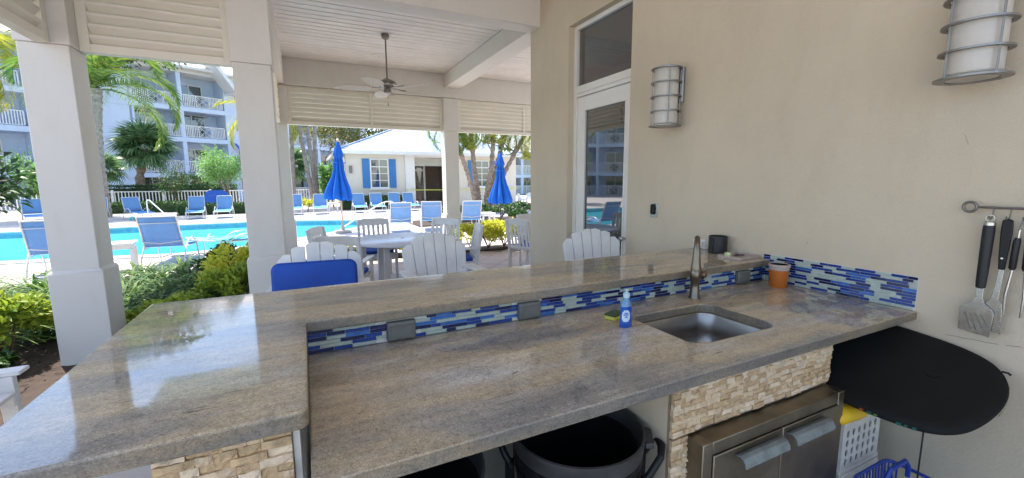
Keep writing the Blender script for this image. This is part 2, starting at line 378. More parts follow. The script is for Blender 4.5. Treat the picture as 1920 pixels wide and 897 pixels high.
def npmesh(name, V, Fq, mat, parent=None, kind=None):
    """fast quad mesh from numpy arrays (n,3) and (m,4)"""
    me = bpy.data.meshes.new(name); V = np.asarray(V, np.float32); Fq = np.asarray(Fq, np.int32)
    me.vertices.add(len(V)); me.vertices.foreach_set('co', V.ravel())
    me.loops.add(Fq.size); me.loops.foreach_set('vertex_index', Fq.ravel())
    me.polygons.add(len(Fq)); me.polygons.foreach_set('loop_start', np.arange(0, Fq.size, Fq.shape[1], dtype=np.int32))
    me.update(calc_edges=True); me.materials.append(MAT[mat])
    o = bpy.data.objects.new(name, me); COL.objects.link(o)
    if parent: o.parent = parent
    if kind: o['kind'] = kind
    return o

# ------------------------------------------------------------------ ground, pool, beds
XW = 2.79                                  # bar wall plane
g = MB()
for a, b in (((-400, -400), (400, -30)), ((-400, -30), (-42, 60)), ((22, -30), (400, 60)), ((-400, 60), (400, 500))):
    g.add([(a[0], a[1], -.03), (b[0], a[1], -.03), (b[0], b[1], -.03), (a[0], b[1], -.03)], [(0, 1, 2, 3)])
struct(g.build('ground', 'lawn', fix=False))
near_pts = [(-34, 12.6), (-9, 12.7), (-5.7, 12.35), (-3.8, 12.05), (-2.7, 11.8), (-1.5, 12.3), (-0.3, 13.4), (0.6, 14.4), (1.5, 15.6), (2.1, 16.6), (2.35, 17.4), (2.4, 17.9)]
far_pts = [(-34, 20.2), (-9, 20.0), (-2, 20.2), (-0.3, 19.9), (1.4, 19.2), (2.1, 18.6), (2.4, 17.9)]
px_ = sorted(set([-34, -20, -14] + [round(-10+0.4*i, 3) for i in range(31)] + [2.2, 2.3, 2.36, 2.4]))
px_ = [x for x in px_ if x <= 2.4]
ny = [float(np.interp(x, *zip(*near_pts))) for x in px_]; fy = [float(np.interp(x, *zip(*far_pts))) for x in px_]
dk = MB()
for (x0, x1, y0, y1) in ((-42, -34, -30, 60), (2.4, 22, -30, 60)):
    dk.add([(x0, y0, -.012), (x1, y0, -.012), (x1, y1, -.012), (x0, y1, -.012)], [(0, 1, 2, 3)])
for i in range(len(px_)-1):
    a, b = px_[i], px_[i+1]
    dk.add([(a, -30, -.012), (b, -30, -.012), (b, ny[i+1], -.012), (a, ny[i], -.012)], [(0, 1, 2, 3)])
    dk.add([(a, fy[i], -.012), (b, fy[i+1], -.012), (b, 60, -.012), (a, 60, -.012)], [(0, 1, 2, 3)])
struct(dk.build('pool_deck', 'pool_deck', fix=False))
bas = MB()
rim = [(x, y) for x, y in zip(px_, ny)] + [(x, y) for x, y in list(zip(px_, fy))[::-1][1:]]
n = len(rim)
bas.add([(x, y, -.012) for x, y in rim]+[(x, y, -1.35) for x, y in rim], [(i, (i+1) % n, n+(i+1) % n, n+i) for i in range(n)])
for i in range(len(px_)-1):
    bas.add([(px_[i], ny[i], -1.35), (px_[i+1], ny[i+1], -1.35), (px_[i+1], fy[i+1], -1.35), (px_[i], fy[i], -1.35)], [(0, 1, 2, 3)])
basin = struct(bas.build('pool_basin', 'pool_plaster', fix=False))
wt = MB()
for i in range(len(px_)-1):
    wt.add([(px_[i], ny[i]-.0, -.10), (px_[i+1], ny[i+1], -.10), (px_[i+1], fy[i+1], -.10), (px_[i], fy[i], -.10)], [(0, 1, 2, 3)])
struct(wt.build('pool_water', 'pool_water', fix=False))
tl = MB(); cp = MB()
for pts, sgn in ((list(zip(px_, ny)), -1), (list(zip(px_, fy)), 1)):
    for i in range(len(pts)-1):
        (xa, ya), (xb, yb_) = pts[i], pts[i+1]
        d = Vector((xb-xa, yb_-ya, 0)).normalized(); nrm = Vector((-d.y, d.x, 0))*sgn
        A, B = Vector((xa, ya, 0)), Vector((xb, yb_, 0))
        tl.add([A-nrm*.012+Vector((0, 0, -.03)), B-nrm*.012+Vector((0, 0, -.03)), B-nrm*.012+Vector((0, 0, -.22)), A-nrm*.012+Vector((0, 0, -.22))], [(0, 1, 2, 3)])
        P = [A-nrm*.05, B-nrm*.05, B+nrm*.33, A+nrm*.33]
        cp.add([p+Vector((0, 0, -.03)) for p in P]+[p+Vector((0, 0, .016)) for p in P], [(3, 2, 1, 0), (4, 5, 6, 7), (0, 1, 5, 4), (1, 2, 6, 5), (2, 3, 7, 6), (3, 0, 4, 7)])
tl.build('waterline_tiles', 'waterline_tile', basin, fix=False); cp.build('coping', 'coping', basin, fix=False)

bed = MB()
bed.span((-9, 5.25, -.05), (-.15, 9.15, .03)); bed.span((-9, 1.0, -.05), (-2.02, 5.249, .03))
bed.span((-2.019, 3.05, -.05), (-1.2, 5.249, .03)); bed.span((-.14, 8.95, -.05), (5.2, 9.5, .034)); bed.span((3.6, 14.9, -.05), (13, 17.2, .034))
struct(bed.build('planting_bed', 'mulch'))
fl = MB(); fl.span((-2.0, -1.5, -.06), (XW, 4.8, .0)); struct(fl.build('bar_floor', 'concrete_floor'))
pj = MB(); pj.span((-.6, 4.81, -.06), (7.0, 8.94, -.006)); pf = struct(pj.build('patio_floor', 'paver_joint'))
tile_me = MB().box((0, 0, 0), (.44, .44, .03)).mesh('paver', 'paver')
s45 = .455/math.sqrt(2)
for i in range(-2, 24):
    for j in range(0, 16):
        cx = -.6+i*s45*2+(s45 if j % 2 else 0); cy = 5.1+j*s45
        if -.3 < cx < 6.7 and 5.1 < cy < 8.72:
            o = bpy.data.objects.new('paver', tile_me); COL.objects.link(o); o.parent = pf
            o.location = (cx, cy, -.012+rnd.uniform(-.0015, .0015)); o.rotation_euler = (0, 0, R(45))

# ------------------------------------------------------------------ pavilion: columns, beams, louvres, ceiling
def column(x0, x1, y0, y1, ztop, label):
    cx, cy = (x0+x1)/2, (y0+y1)/2; t_ = thing('square_column', label, 'column', (cx, cy, 0), group='square columns of the pavilion')
    w, d = x1-x0, y1-y0
    MB().box((0, 0, .42), (w+.045, d+.045, .84)).loft([[(sx*(w/2+.0225-k), sy*(d/2+.0225-k), z) for sx, sy in ((-1, -1), (1, -1), (1, 1), (-1, 1))] for k, z in ((0, .8401), (.0225, .866))]).build('plinth', 'column_paint', t_, bevel=.006)
    MB().box((0, 0, 1.79), (w, d, 1.86)).build('shaft', 'column_paint', t_, bevel=.008)
    MB().box((0, 0, (2.72+ztop)/2), (w+.024, d+.024, ztop-2.72)).build('upper_block', 'column_paint', t_, bevel=.006)
    return t_
column(-1.965, -1.65, 4.86, 5.17, 4.2, 'white square column left of the garden bed, nearest the left edge')
column(-.53, -.21, 4.86, 5.17, 3.95, 'white square column behind the blue cushioned bar chair')
column(-.53, -.21, 9.42, 9.73, 3.44, 'white square column at the poolside corner, mostly hidden behind a nearer column')
column(2.93, 3.25, 9.42, 9.73, 3.44, 'white square column behind the dining table between two louvre screens')
def beam(name, label, a, b, mat='column_paint'):
    c = [(a[i]+b[i])/2 for i in range(3)]; o = MB().box((0, 0, 0), [abs(b[i]-a[i]) for i in range(3)]).build(name, mat, bevel=.008, loc=c)
    return tag(o, label, 'beam', None, 'thing')
beam('header_beam', 'deep beige header beam from the bar wall over to the near columns', (-.197, 4.87, 3.50), (XW, 5.13, 4.25))
beam('header_beam', 'header beam above the louvre screen at the upper left', (-1.638, 4.87, 3.47), (-.542, 5.16, 4.25))
beam('header_beam', 'header beam above the leftmost louvre screen', (-1.94, 1.4, 3.47), (-1.66, 4.845, 4.25))
beam('fascia_beam', 'white far fascia beam above the poolside louvre screens', (-.53, 9.43, 3.452), (6.6, 9.70, 4.259))
beam('ceiling_beam', 'white boxed ceiling beam running from the header to the far column', (2.95, 5.13, 3.66), (3.29, 9.43, 3.95))
beam('side_beam', 'narrow white beam along the left end of the plank ceiling', (-.50, 5.19, 3.452), (-.215, 9.41, 4.259))
# plank ceiling
cl = struct(MB().box((0, 0, 0), (7.1, 4.65, .06)).build('dining_ceiling', 'bark_dark', loc=(3.05, 7.3, 4.03)))
pw = .165
for i in range(27):
    y = 5.13+pw*(i+.5)
    for x0, x1 in ((-.215, 2.95), (3.29, 6.6)):
        if y > 9.43-pw/2: continue
        L = x1-x0
        o = MB().add([(sx*L/2, s*(pw/2-k), z) for sx in (-1, 1) for s, k, z in ((-1, .0075, .03), (-1, .0075, .002), (-1, .012, -.006), (1, .012, -.006), (1, .0075, .002), (1, .0075, .03))],
                     [(0, 1, 7, 6), (1, 2, 8, 7), (2, 3, 9, 8), (3, 4, 10, 9), (4, 5, 11, 10), (5, 0, 6, 11), (5, 4, 3, 2, 1, 0), (6, 7, 8, 9, 10, 11)]).build('plank', 'plank_paint', cl)
        o.location = ((x0+x1)/2-3.05, y-7.3, 3.956+rnd.uniform(-.001, .001)-4.03)
rf = MB(); rf.span((-2.6, -2.6, 4.26), (7.4, 9.85, 4.5)); struct(rf.build('pavilion_roof', 'plank_paint'))  # unseen roof; rear and poolside edges placed to control the light below

def louver(name, label, w, z0, z1, stiles, loc, rz, pitch=.09):
    """panel in the local XZ plane, width w from x=0, front faces -Y"""
    t_ = thing(name, label, 'louvre screen', loc, rz, 'louvred screens under the eaves')
    fw = .07
    MB().span((0, -.05, z0), (fw, .045, z1)).span((w-fw, -.05, z0), (w, .045, z1)).span((fw, -.049, z0), (w-fw, .044, z0+fw)).span((fw, -.049, z1-.05), (w-fw, .044, z1)).build('frame', 'louver_paint', t_, bevel=.003)
    xs = [fw]
    for s in stiles:
        MB().span((s-.025, -.049, z0+fw+.001), (s+.025, .044, z1-.051)).build('stile', 'louver_paint', t_, bevel=.002); xs += [s-.025, s+.025]
    xs.append(w-fw)
    for k in range(0, len(xs), 2):
        L = xs[k+1]-xs[k]-.002
        prof = [(-.066, -.006), (-.045, -.015), (.02, -.018), (.06, -.006), (.064, .002), (.03, .014), (-.03, .018), (-.062, .008)]
        a = R(-44); pr = [(x*math.cos(a)-y*math.sin(a), x*math.sin(a)+y*math.cos(a)) for x, y in prof]
        me = MB().loft([[(sx, p[0], p[1]) for p in pr] for sx in (-L/2, L/2)]).mesh('slat', 'louver_paint')
        z = z0+fw+.035
        while z < z1-.06:
            o = bpy.data.objects.new('slat', me); COL.objects.link(o); o.parent = t_; o.location = ((xs[k]+xs[k+1])/2, 0, z); z += pitch
    return t_
louver('louver_screen', 'cream louvre screen hanging between the two near columns at upper left', 1.10, 2.715, 3.46, [], (-1.637, 5.06, 0), 0)
louver('louver_screen', 'cream louvre screen at the top left corner, running toward the viewer', 2.4, 2.715, 3.46, [], (-1.80, 2.42, 0), R(90))
louver('louver_screen', 'cream louvre screen with a centre stile behind the ceiling fan', 3.11, 2.72, 3.445, [1.57], (-.195, 9.56, 0), 0)
louver('louver_screen', 'cream louvre screen right of the far column, beside the bar wall', 3.3, 2.72, 3.445, [1.72], (3.265, 9.56, 0), 0)
louver('louver_screen', 'louvre screen seen edge on beside the second column', 4.2, 2.715, 3.445, [2.1], (-.37, 5.19, 0), R(90))

# fan
fan = thing('ceiling_fan', 'bronze ceiling fan with white woven blades under the plank ceiling', 'ceiling fan', (1.335, 7.35, 3.95))
MB().lathe([(.03, 0), (.062, -.004), (.066, -.03), (.05, -.07), (.02, -.085)], 20).build('canopy', 'fan_metal', fan, smooth=True)
MB().lathe([(.0125, -.08), (.0125, -.70)], 10).build('downrod', 'fan_metal', fan, smooth=True)
MB().lathe([(.03, -.68), (.08, -.71), (.135, -.74), (.145, -.78), (.13, -.815), (.09, -.83), (.06, -.86), (.06, -.91), (.03, -.925)], 28).build('motor', 'fan_metal', fan, smooth=True)
MB().lathe([(.10, -.742), (.137, -.758), (.140, -.80), (.10, -.822)], 28, cap=False).build('woven_band', 'white_wood', fan, smooth=True)
MB().lathe([(.0015, -.92), (.0015, -1.07)], 6).lathe([(.007, -1.07), (.009, -1.10), (.006, -1.12)], 8).build('pull_chain', 'fan_metal', fan)
for k in range(5):
    a = R(20+72*k); pts = []
    for i in range(13):
        u = i/12; pts.append((.24+.58*u, .02+.085*math.sin(math.pi*min(1, .12+.86*u))**.7))
    poly = [(x, h) for x, h in pts]+[(x, -h) for x, h in pts[::-1]]
    m4 = Matrix.Rotation(a, 4, 'Z') @ Matrix.Translation((0, 0, -.845)) @ Matrix.Rotation(R(13), 4, 'X')
    bl = MB().prism(poly, -.004, .004, m4).build('blade', 'fan_rattan', fan)
    br = MB(); br.bar(m4 @ Vector((.10, 0, .012)), m4 @ Vector((.34, 0, .012)), .03, .008); br.build('blade_arm', 'fan_metal', bl)
dl = thing('recessed_downlight', 'small round recessed downlight in the plank ceiling', 'downlight', (1.40, 8.57, 3.95))
MB().lathe([(.06, -.01), (.10, -.012), (.102, -.002), (.06, -.002), (.06, -.01)], 24, cap=False).build('trim_ring', 'white_paint', dl, smooth=True)
MB().lathe([(.0, .001), (.058, -.003)], 24).build('lens', 'sconce_glass', dl, smooth=True)

# ------------------------------------------------------------------ bar wall with door
wall = thing('bar_wall', 'beige stucco wall on the right with glazed door and wall lamps', 'wall', (XW+.1, 2, 0))
W0 = Vector((-XW-.1, -2, 0))
DY0, DY1, DZ = 3.19, 4.23, 3.31
w_ = MB(); w_.span((XW, -1.5, 0), (XW+.2, DY0, 4.25)); w_.span((XW, DY1, 0), (XW+.2, 5.13, 4.25)); w_.span((XW, DY0, DZ), (XW+.2, DY1, 4.25))
w_.build('stucco_panel', 'beige_stucco', wall, loc=W0)
# the dining side of the building beyond the door
w_ = MB(); w_.span((XW+.2, 4.9, 0), (6.6, 5.129, 4.25)); w_.build('return_panel', 'beige_stucco', wall, loc=W0)
dx = XW+.075
df = MB(); df.span((dx, DY0, 0), (dx+.09, DY0+.055, DZ)).span((dx, DY1-.055, 0), (dx+.09, DY1, DZ)).span((dx, DY0+.055, DZ-.045), (dx+.09, DY1-.055, DZ)).span((dx-.006, DY0+.055, 2.535), (dx+.09, DY1-.055, 2.575)).span((dx-.018, DY0+.055, 2.575), (dx+.09, DY1-.055, 2.61)).span((dx-.004, DY0+.055, 2.61), (dx+.09, DY1-.055, 2.655))
frame = df.build('door_frame', 'door_paint', wall, bevel=.003, loc=W0)
MB().span((dx+.035, DY0+.055, 2.655), (dx+.05, DY1-.055, DZ-.045)).build('transom_pane', 'door_glass', wall, loc=W0)
gy0, gy1, gz0, gz1 = 3.335, 4.03, .30, 2.39
d0 = MB(); d0.span((dx+.012, DY0+.06, .02), (dx+.06, gy0, 2.53)).span((dx+.012, gy1, .02), (dx+.06, DY1-.06, 2.53)).span((dx+.012, gy0, .02), (dx+.06, gy1, gz0)).span((dx+.012, gy0, gz1), (dx+.06, gy1, 2.53))
door = d0.build('door', 'door_paint', wall, bevel=.003, loc=W0)
MB().span((dx+.03, gy0, gz0), (dx+.04, gy1, gz1)).build('pane', 'door_glass', door)
b = .018
MB().span((dx+.006, gy0-.004, gz0), (dx+.03, gy0+b, gz1)).span((dx+.006, gy1-b, gz0), (dx+.03, gy1+.004, gz1)).span((dx+.006, gy0+b, gz0-.004), (dx+.03, gy1-b, gz0+b)).span((dx+.006, gy0+b, gz1-b), (dx+.03, gy1-b, gz1+.004)).build('glazing_bead', 'door_paint', door, bevel=.003)
for z in (2.30, 1.3):
    MB().lathe([(.009, 0), (.009, .10)], 10, (dx+.004, DY1-.058, z)).build('hinge', 'door_paint', door, smooth=True)
MB().lathe([(.012, 0), (.012, .045), (.026, .05), (.028, .07), (.018, .082)], 16).build('knob', 'brushed_steel', door, smooth=True).matrix_local = Matrix.Translation((dx+.012, DY0+.10, 1.02)) @ Matrix.Rotation(R(-90), 4, 'Y')
MB().lathe([(.025, 0), (.022, .008)], 16).build('deadbolt', 'door_paint', door, smooth=True).matrix_local = Matrix.Translation((dx+.012, DY0+.10, 1.17)) @ Matrix.Rotation(R(-90), 4, 'Y')
ck = MB(); pts = [(XW-.0007, .86-.022*i, .838+.002*i+rnd.uniform(-.003, .003)) for i in range(24)]
for i in range(23):
    if rnd.random() < .82: ck.bar(pts[i], pts[i+1], .0012, rnd.uniform(.0015, .004), (1, 0, 0))
ck.build('plaster_crack', 'bark_dark', wall, loc=W0)
ck = MB(); pts = [(XW-.0007, .89+rnd.uniform(-.003, .003)-.004*i, 1.80-.011*i) for i in range(5)]
for i in range(4): ck.bar(pts[i], pts[i+1], .0010, .0016, (1, 0, 0))
ck.build('plaster_crack', 'bark_brown', wall, loc=W0)

# ------------------------------------------------------------------ mosaic helper
TM = {}
for c in ('tile_navy', 'tile_blue', 'tile_mid', 'tile_pale'):
    for L in (.045, .07, .095, .12):
        TM[c, L] = MB().loft([[(sx*(L/2-.0012-k), y, sz*(.0068-k)) for sx, sz in ((-1, -1), (1, -1), (1, 1), (-1, 1))] for k, y in ((0, 0), (0, -.004), (.0012, -.0052))]).mesh('tile', c)
TML = {}
def mosaic(parent, length, z0, rows, place, skip=()):
    """rows of thin glass tiles along s in 0..length; place(s, z) -> (loc, rz)"""
    pitch = .0158; r_ = random.Random(int(length*100)+rows)
    for k in range(rows):
        s = 0.0; z = z0+pitch*(k+.5); last = None
        while s < length-.004:
            L = r_.choice((.045, .07, .07, .095, .095, .12)); c = r_.choice(('tile_navy', 'tile_blue', 'tile_blue', 'tile_mid', 'tile_pale', 'tile_pale', 'tile_pale'))
            if c == last: c = r_.choice(('tile_blue', 'tile_navy', 'tile_pale'))
            last = c
            if s == 0.0: L = r_.choice((.045, .07, .095, .12))
            Lc = min(L, length-s)
            if not any(a < s+Lc/2 < b for a, b in skip) and Lc > .012:
                me = TM[c, L]
                if Lc < L-.0005:
                    me = MB().loft([[(sx*(Lc/2-.0012-q), y, sz*(.0068-q)) for sx, sz in ((-1, -1), (1, -1), (1, 1), (-1, 1))] for q, y in ((0, 0), (0, -.004), (.0012, -.0052))]).mesh('tile', c)
                o = bpy.data.objects.new('tile', me); COL.objects.link(o); o.parent = parent
                loc, rz = place(s+Lc/2, z); o.location = loc; o.rotation_euler = (0, 0, rz)
            s += Lc
# wall backsplash (part of the wall)
bsp = MB().span((XW-.004, .985, .9255), (XW, 1.80, 1.1015)).build('backsplash', 'grout', wall, loc=W0)
mosaic(bsp, .812, .9265, 11, lambda s, z: ((XW-.0035, 1.799-s, z), R(-90)))

# ------------------------------------------------------------------ the bar
bar = thing('bar_counter', 'granite topped bar with raised ledge, sink, blue mosaic and split stone front', 'bar', (1.3, 1.6, 0))
B0 = Vector((-1.3, -1.6, 0))
BX0, BX1, BY0, BY1, BZ, BT = -.64, -.025, 1.753, 2.338, 1.07, .046
poly = [(BX0, 1.02), (BX0+.012, 1.005), (-.05, 1.035), (BX1-.004, 1.045), (BX1, 1.07), (BX1, BY0), (XW-.001, BY0), (XW-.001, BY1), (BX0, BY1)]
poly = [(BX0, 1.045), (BX1-.02, 1.045), (BX1-.006, 1.051), (BX1, 1.065), (BX1, BY0), (XW-.001, BY0), (XW-.001, BY1), (BX0, BY1)]
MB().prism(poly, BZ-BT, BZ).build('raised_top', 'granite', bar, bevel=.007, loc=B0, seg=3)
CZ, CT, CY0 = .925, .045, .975
SX0, SX1, SY0, SY1, SR = 1.41, 1.955, 1.165, 1.575, .075
def ycurve(x, lo):
    dxl, dxr = x-SX0, SX1-x; e = 0
    for dd in (dxl, dxr):
        if dd < SR: e = SR-math.sqrt(max(0, SR*SR-(SR-dd)**2))
    return SY0+e if lo else SY1-e
xs = sorted(set([SX0+SR*(1-math.cos(R(90*i/8))) for i in range(9)]+[SX1-SR*(1-math.cos(R(90*i/8))) for i in range(9)]))
ct = MB(); CX0, CX1, CYB = -.028, XW-.002, 1.779
def cslab(x0, x1, y0, y1):
    ct.add([(x0, y0, CZ), (x1, y0, CZ), (x1, y1, CZ), (x0, y1, CZ)], [(0, 1, 2, 3)]); ct.add([(x0, y0, CZ-CT), (x1, y0, CZ-CT), (x1, y1, CZ-CT), (x0, y1, CZ-CT)], [(3, 2, 1, 0)])
cslab(CX0, SX0, CY0, CYB); cslab(SX1, CX1, CY0, CYB)
for i in range(len(xs)-1):
    a, b = xs[i], xs[i+1]
    for z, fl_ in ((CZ, 0), (CZ-CT, 1)):
        q = [(a, CY0, z), (b, CY0, z), (b, ycurve(b, 1), z), (a, ycurve(a, 1), z)]; ct.add(q, [(0, 1, 2, 3) if not fl_ else (3, 2, 1, 0)])
        q = [(a, ycurve(a, 0), z), (b, ycurve(b, 0), z), (b, CYB, z), (a, CYB, z)]; ct.add(q, [(0, 1, 2, 3) if not fl_ else (3, 2, 1, 0)])
    for lo in (1, 0):
        ct.add([(a, ycurve(a, lo), CZ), (b, ycurve(b, lo), CZ), (b, ycurve(b, lo), CZ-CT), (a, ycurve(a, lo), CZ-CT)], [(0, 1, 2, 3) if lo else (3, 2, 1, 0)])
edge = [(CX0, CY0)]+[(x, CY0) for x in [SX0]+xs[1:-1]+[SX1]]+[(CX1, CY0), (CX1, CYB)]
for xx_ in (SX0, SX1): ct.add([(xx_, SY0+SR, CZ-CT), (xx_, SY1-SR, CZ-CT), (xx_, SY1-SR, CZ), (xx_, SY0+SR, CZ)], [(0, 1, 2, 3)])
for (xa, ya), (xb, yb_) in zip(edge, edge[1:]+[(CX0, CYB)]): ct.add([(xa, ya, CZ-CT), (xb, yb_, CZ-CT), (xb, yb_, CZ), (xa, ya, CZ)], [(0, 1, 2, 3)])
ct.add([(CX0, CYB, CZ-CT), (CX0, CY0, CZ-CT), (CX0, CY0, CZ), (CX0, CYB, CZ)], [(0, 1, 2, 3)])
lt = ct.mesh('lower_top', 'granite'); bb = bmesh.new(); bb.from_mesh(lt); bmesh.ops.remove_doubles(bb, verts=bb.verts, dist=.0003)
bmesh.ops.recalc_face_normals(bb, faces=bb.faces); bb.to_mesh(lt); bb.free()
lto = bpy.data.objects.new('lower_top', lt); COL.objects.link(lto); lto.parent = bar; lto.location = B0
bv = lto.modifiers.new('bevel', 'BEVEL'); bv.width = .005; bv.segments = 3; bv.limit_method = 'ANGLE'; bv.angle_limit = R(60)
# sink
rings = []
for k, z, rr in ((-.012, CZ-CT-.004, .085), (-.012, CZ-CT-.0012, .085), (-.004, CZ-CT-.001, .08), (.0, CZ-CT-.006, .078), (.006, CZ-.15, .075), (.012, CZ-.20, .07), (.03, CZ-.222, .06), (.07, CZ-.230, .05)):
    rings.append([(x, y, z) for x, y in rrect(SX0+k, SX1-k, SY0+k, SY1-k, rr, 8)])
sk = MB().loft(rings, cap0=False, cap1=True).build('sink', 'sink_steel', bar, smooth=True, loc=B0)
sk.data.set_sharp_from_angle(angle=R(80))
MB().lathe([(.0, CZ-.2285), (.03, CZ-.2285), (.042, CZ-.2265), (.042, CZ-.2295)], 20, (1.68, 1.40, 0)).build('drain', 'brushed_steel', sk, smooth=True)
# faucet
fx, fy_ = 1.985, 1.675
fc = MB().lathe([(.031, 0), (.031, .006), (.027, .012), (.026, .055), (.024, .06), (.024, .10), (.028, .105), (.029, .155), (.024, .165), (.020, .185), (.022, .20), (.022, .205)], 24, (fx, fy_, CZ)).build('faucet', 'bronze_nickel', bar, smooth=True, loc=B0)
fdx, fdy = -.76, -.65
arc = [(0, .19, .016), (0, .215, .0155), (.001, .26, .0145), (.003, .295, .0145), (.016, .328, .0145), (.042, .350, .0145), (.072, .357, .015), (.100, .348, .0155), (.116, .326, .0165), (.122, .30, .018), (.125, .262, .0205), (.128, .222, .0245), (.129, .198, .028), (.129, .192, .028), (.129, .190, .022)]
sp_ = MB().tube([(fx+fdx*a, fy_+fdy*a, CZ+b) for a, b, c in arc], [c for a, b, c in arc], 18).build('spout', 'bronze_nickel', fc, smooth=True)
hd = MB().tube([(fx+.02, fy_, CZ+.13), (fx+.045, fy_, CZ+.13), (fx+.05, fy_, CZ+.13), (fx+.072, fy_, CZ+.132), (fx+.075, fy_, CZ+.132)], [.017, .017, .023, .023, .014], 16)
hd.tube([(fx+.06, fy_, CZ+.14), (fx+.07, fy_-.003, CZ+.165), (fx+.075, fy_-.006, CZ+.188), (fx+.076, fy_-.007, CZ+.196)], [.007, .006, .009, .005], 10)
hd.build('handle', 'bronze_nickel', fc, smooth=True)
# bar mosaic
bs = MB().span((-.027, 1.786, CZ+.0005), (XW-.005, 1.80, BZ-BT-.0006)).build('backsplash', 'grout', bar, loc=B0)
oc = [(.335, .945), (.955, .945), (2.54, .945)]
mosaic(bs, XW-.005+.027, CZ+.0012, 6, lambda s, z: ((-.027+s, 1.786, z), 0), skip=[(x+.027-.062, x+.027+.062) for x, _ in oc])
for x, z in oc:
    cv = MB().loft([[(x+sx*(.06-k), y, z+.027+sz*(.041-k)) for sx, sz in ((-1, -1), (1, -1), (1, 1), (-1, 1))] for k, y in ((0, 1.785), (0, 1.762), (.007, 1.755))]).build('outlet_cover', 'gray_plastic', bar, bevel=.004, loc=B0)
    MB().span((x-.045, 1.7515, z+.003), (x+.045, 1.7549, z+.051)).span((x-.05, 1.748, z+.052), (x+.05, 1.7549, z+.058)).build('flap', 'gray_plastic', cv, bevel=.002)
# knee walls, cabinet
kn = MB(); kn.span((-.33, 1.10, 0), (-.065, 2.02, BZ-BT-.001)); kn.span((-.065, 1.80, 0), (XW-.003, 2.02, BZ-BT-.001)); kn.build('knee_wall', 'gray_block', bar, loc=B0)
MB().span((-.064, 1.099, 0), (-.048, 1.112, BZ-BT-.001)).span((-.0645, 1.113, 0), (-.050, 1.784, CZ-CT-.001)).build('edge_trim', 'grout', bar, loc=B0, bevel=.002)
cb = MB(); cb.span((1.145, 1.055, 0), (2.15, 1.76, CZ-CT-.22)); cb.span((1.145, 1.055, CZ-CT-.22), (1.34, 1.76, CZ-CT-.0012)); cb.span((2.02, 1.055, CZ-CT-.22), (2.15, 1.76, CZ-CT-.0012)); cb.span((1.34, 1.055, CZ-CT-.22), (2.02, 1.115, CZ-CT-.0012)); cb.build('cabinet_side', 'beige_stucco', bar, loc=B0)
SM = {}
def stone_mesh(w, h, c, seed):
    r_ = random.Random(seed); nx, nz = 4, 2; V = []; Fc = []
    for j in range(nz+1):
        for i in range(nx+1):
            e = (i in (0, nx)) or (j in (0, nz))
            V.append(((i/nx-.5)*w+(0 if e else r_.uniform(-.004, .004)), -(.009+r_.uniform(0, .004)) if e else -(.012+r_.uniform(0, .009)), (j/nz-.5)*h+(r_.uniform(-.0006, .0006) if e else r_.uniform(-.003, .003))))
    for j in range(nz):
        for i in range(nx):
            a = j*(nx+1)+i; Fc.append((a, a+1, a+nx+2, a+nx+1))
    o = len(V); ring = [i for i in range(nx+1)]+[(j+1)*(nx+1)-1 for j in range(1, nz+1)]+[nz*(nx+1)+i for i in range(nx-1, -1, -1)]+[j*(nx+1) for j in range(nz-1, 0, -1)]
    for i in ring: V.append((V[i][0], 0.0, V[i][2]))
    k = len(ring)
    for i in range(k): Fc.append((ring[(i+1) % k], ring[i], o+i, o+(i+1) % k))
    mb = MB(); mb.v = V; mb.f = Fc; return mb.mesh('stone', c)
STN = [(w, [stone_mesh(w, .0208, c, int(w*1e4)+i*13+j*7) for i in range(3) for j, c in enumerate(('stone_cream', 'stone_tan', 'stone_pale') if i else ('stone_cream', 'stone_rust', 'stone_tan'))]) for w in (.034, .046, .058, .074)]
clad = MB().span((1.1455, 1.045, 0), (2.149, 1.0545, CZ-CT-.0015)).build('stone_cladding', 'stone_backer', bar, loc=B0)
clad2 = MB().span((-.329, 1.090, .6), (-.0655, 1.0995, BZ-BT-.0015)).build('stone_cladding', 'stone_backer', bar, loc=B0)
def clad_rows(parent, x0, x1, z0, z1, y, seed):
    r_ = random.Random(seed); z = z1-.011
    while z > z0:
        x = x0
        while x < x1-.003:
            w, ms = r_.choice(STN); left = x1-x; sx = 1.0
            if w > left or left-w < .02: sx = left/w
            o = bpy.data.objects.new('stone', r_.choice(ms)); COL.objects.link(o); o.parent = parent
            o.location = (x+w*sx/2, y+r_.uniform(-.004, .0), z); o.scale = (sx*.985, 1+r_.uniform(-.2, .5), 1.0)
            x += w*sx
        z -= .0214
clad_rows(clad, 1.146, 2.149, .655, CZ-CT-.002, 1.045, 3)
clad_rows(clad, 1.146, 1.232, .2, .655, 1.045, 4)
clad_rows(clad2, -.329, -.0655, .85, BZ-BT-.002, 1.090, 5)
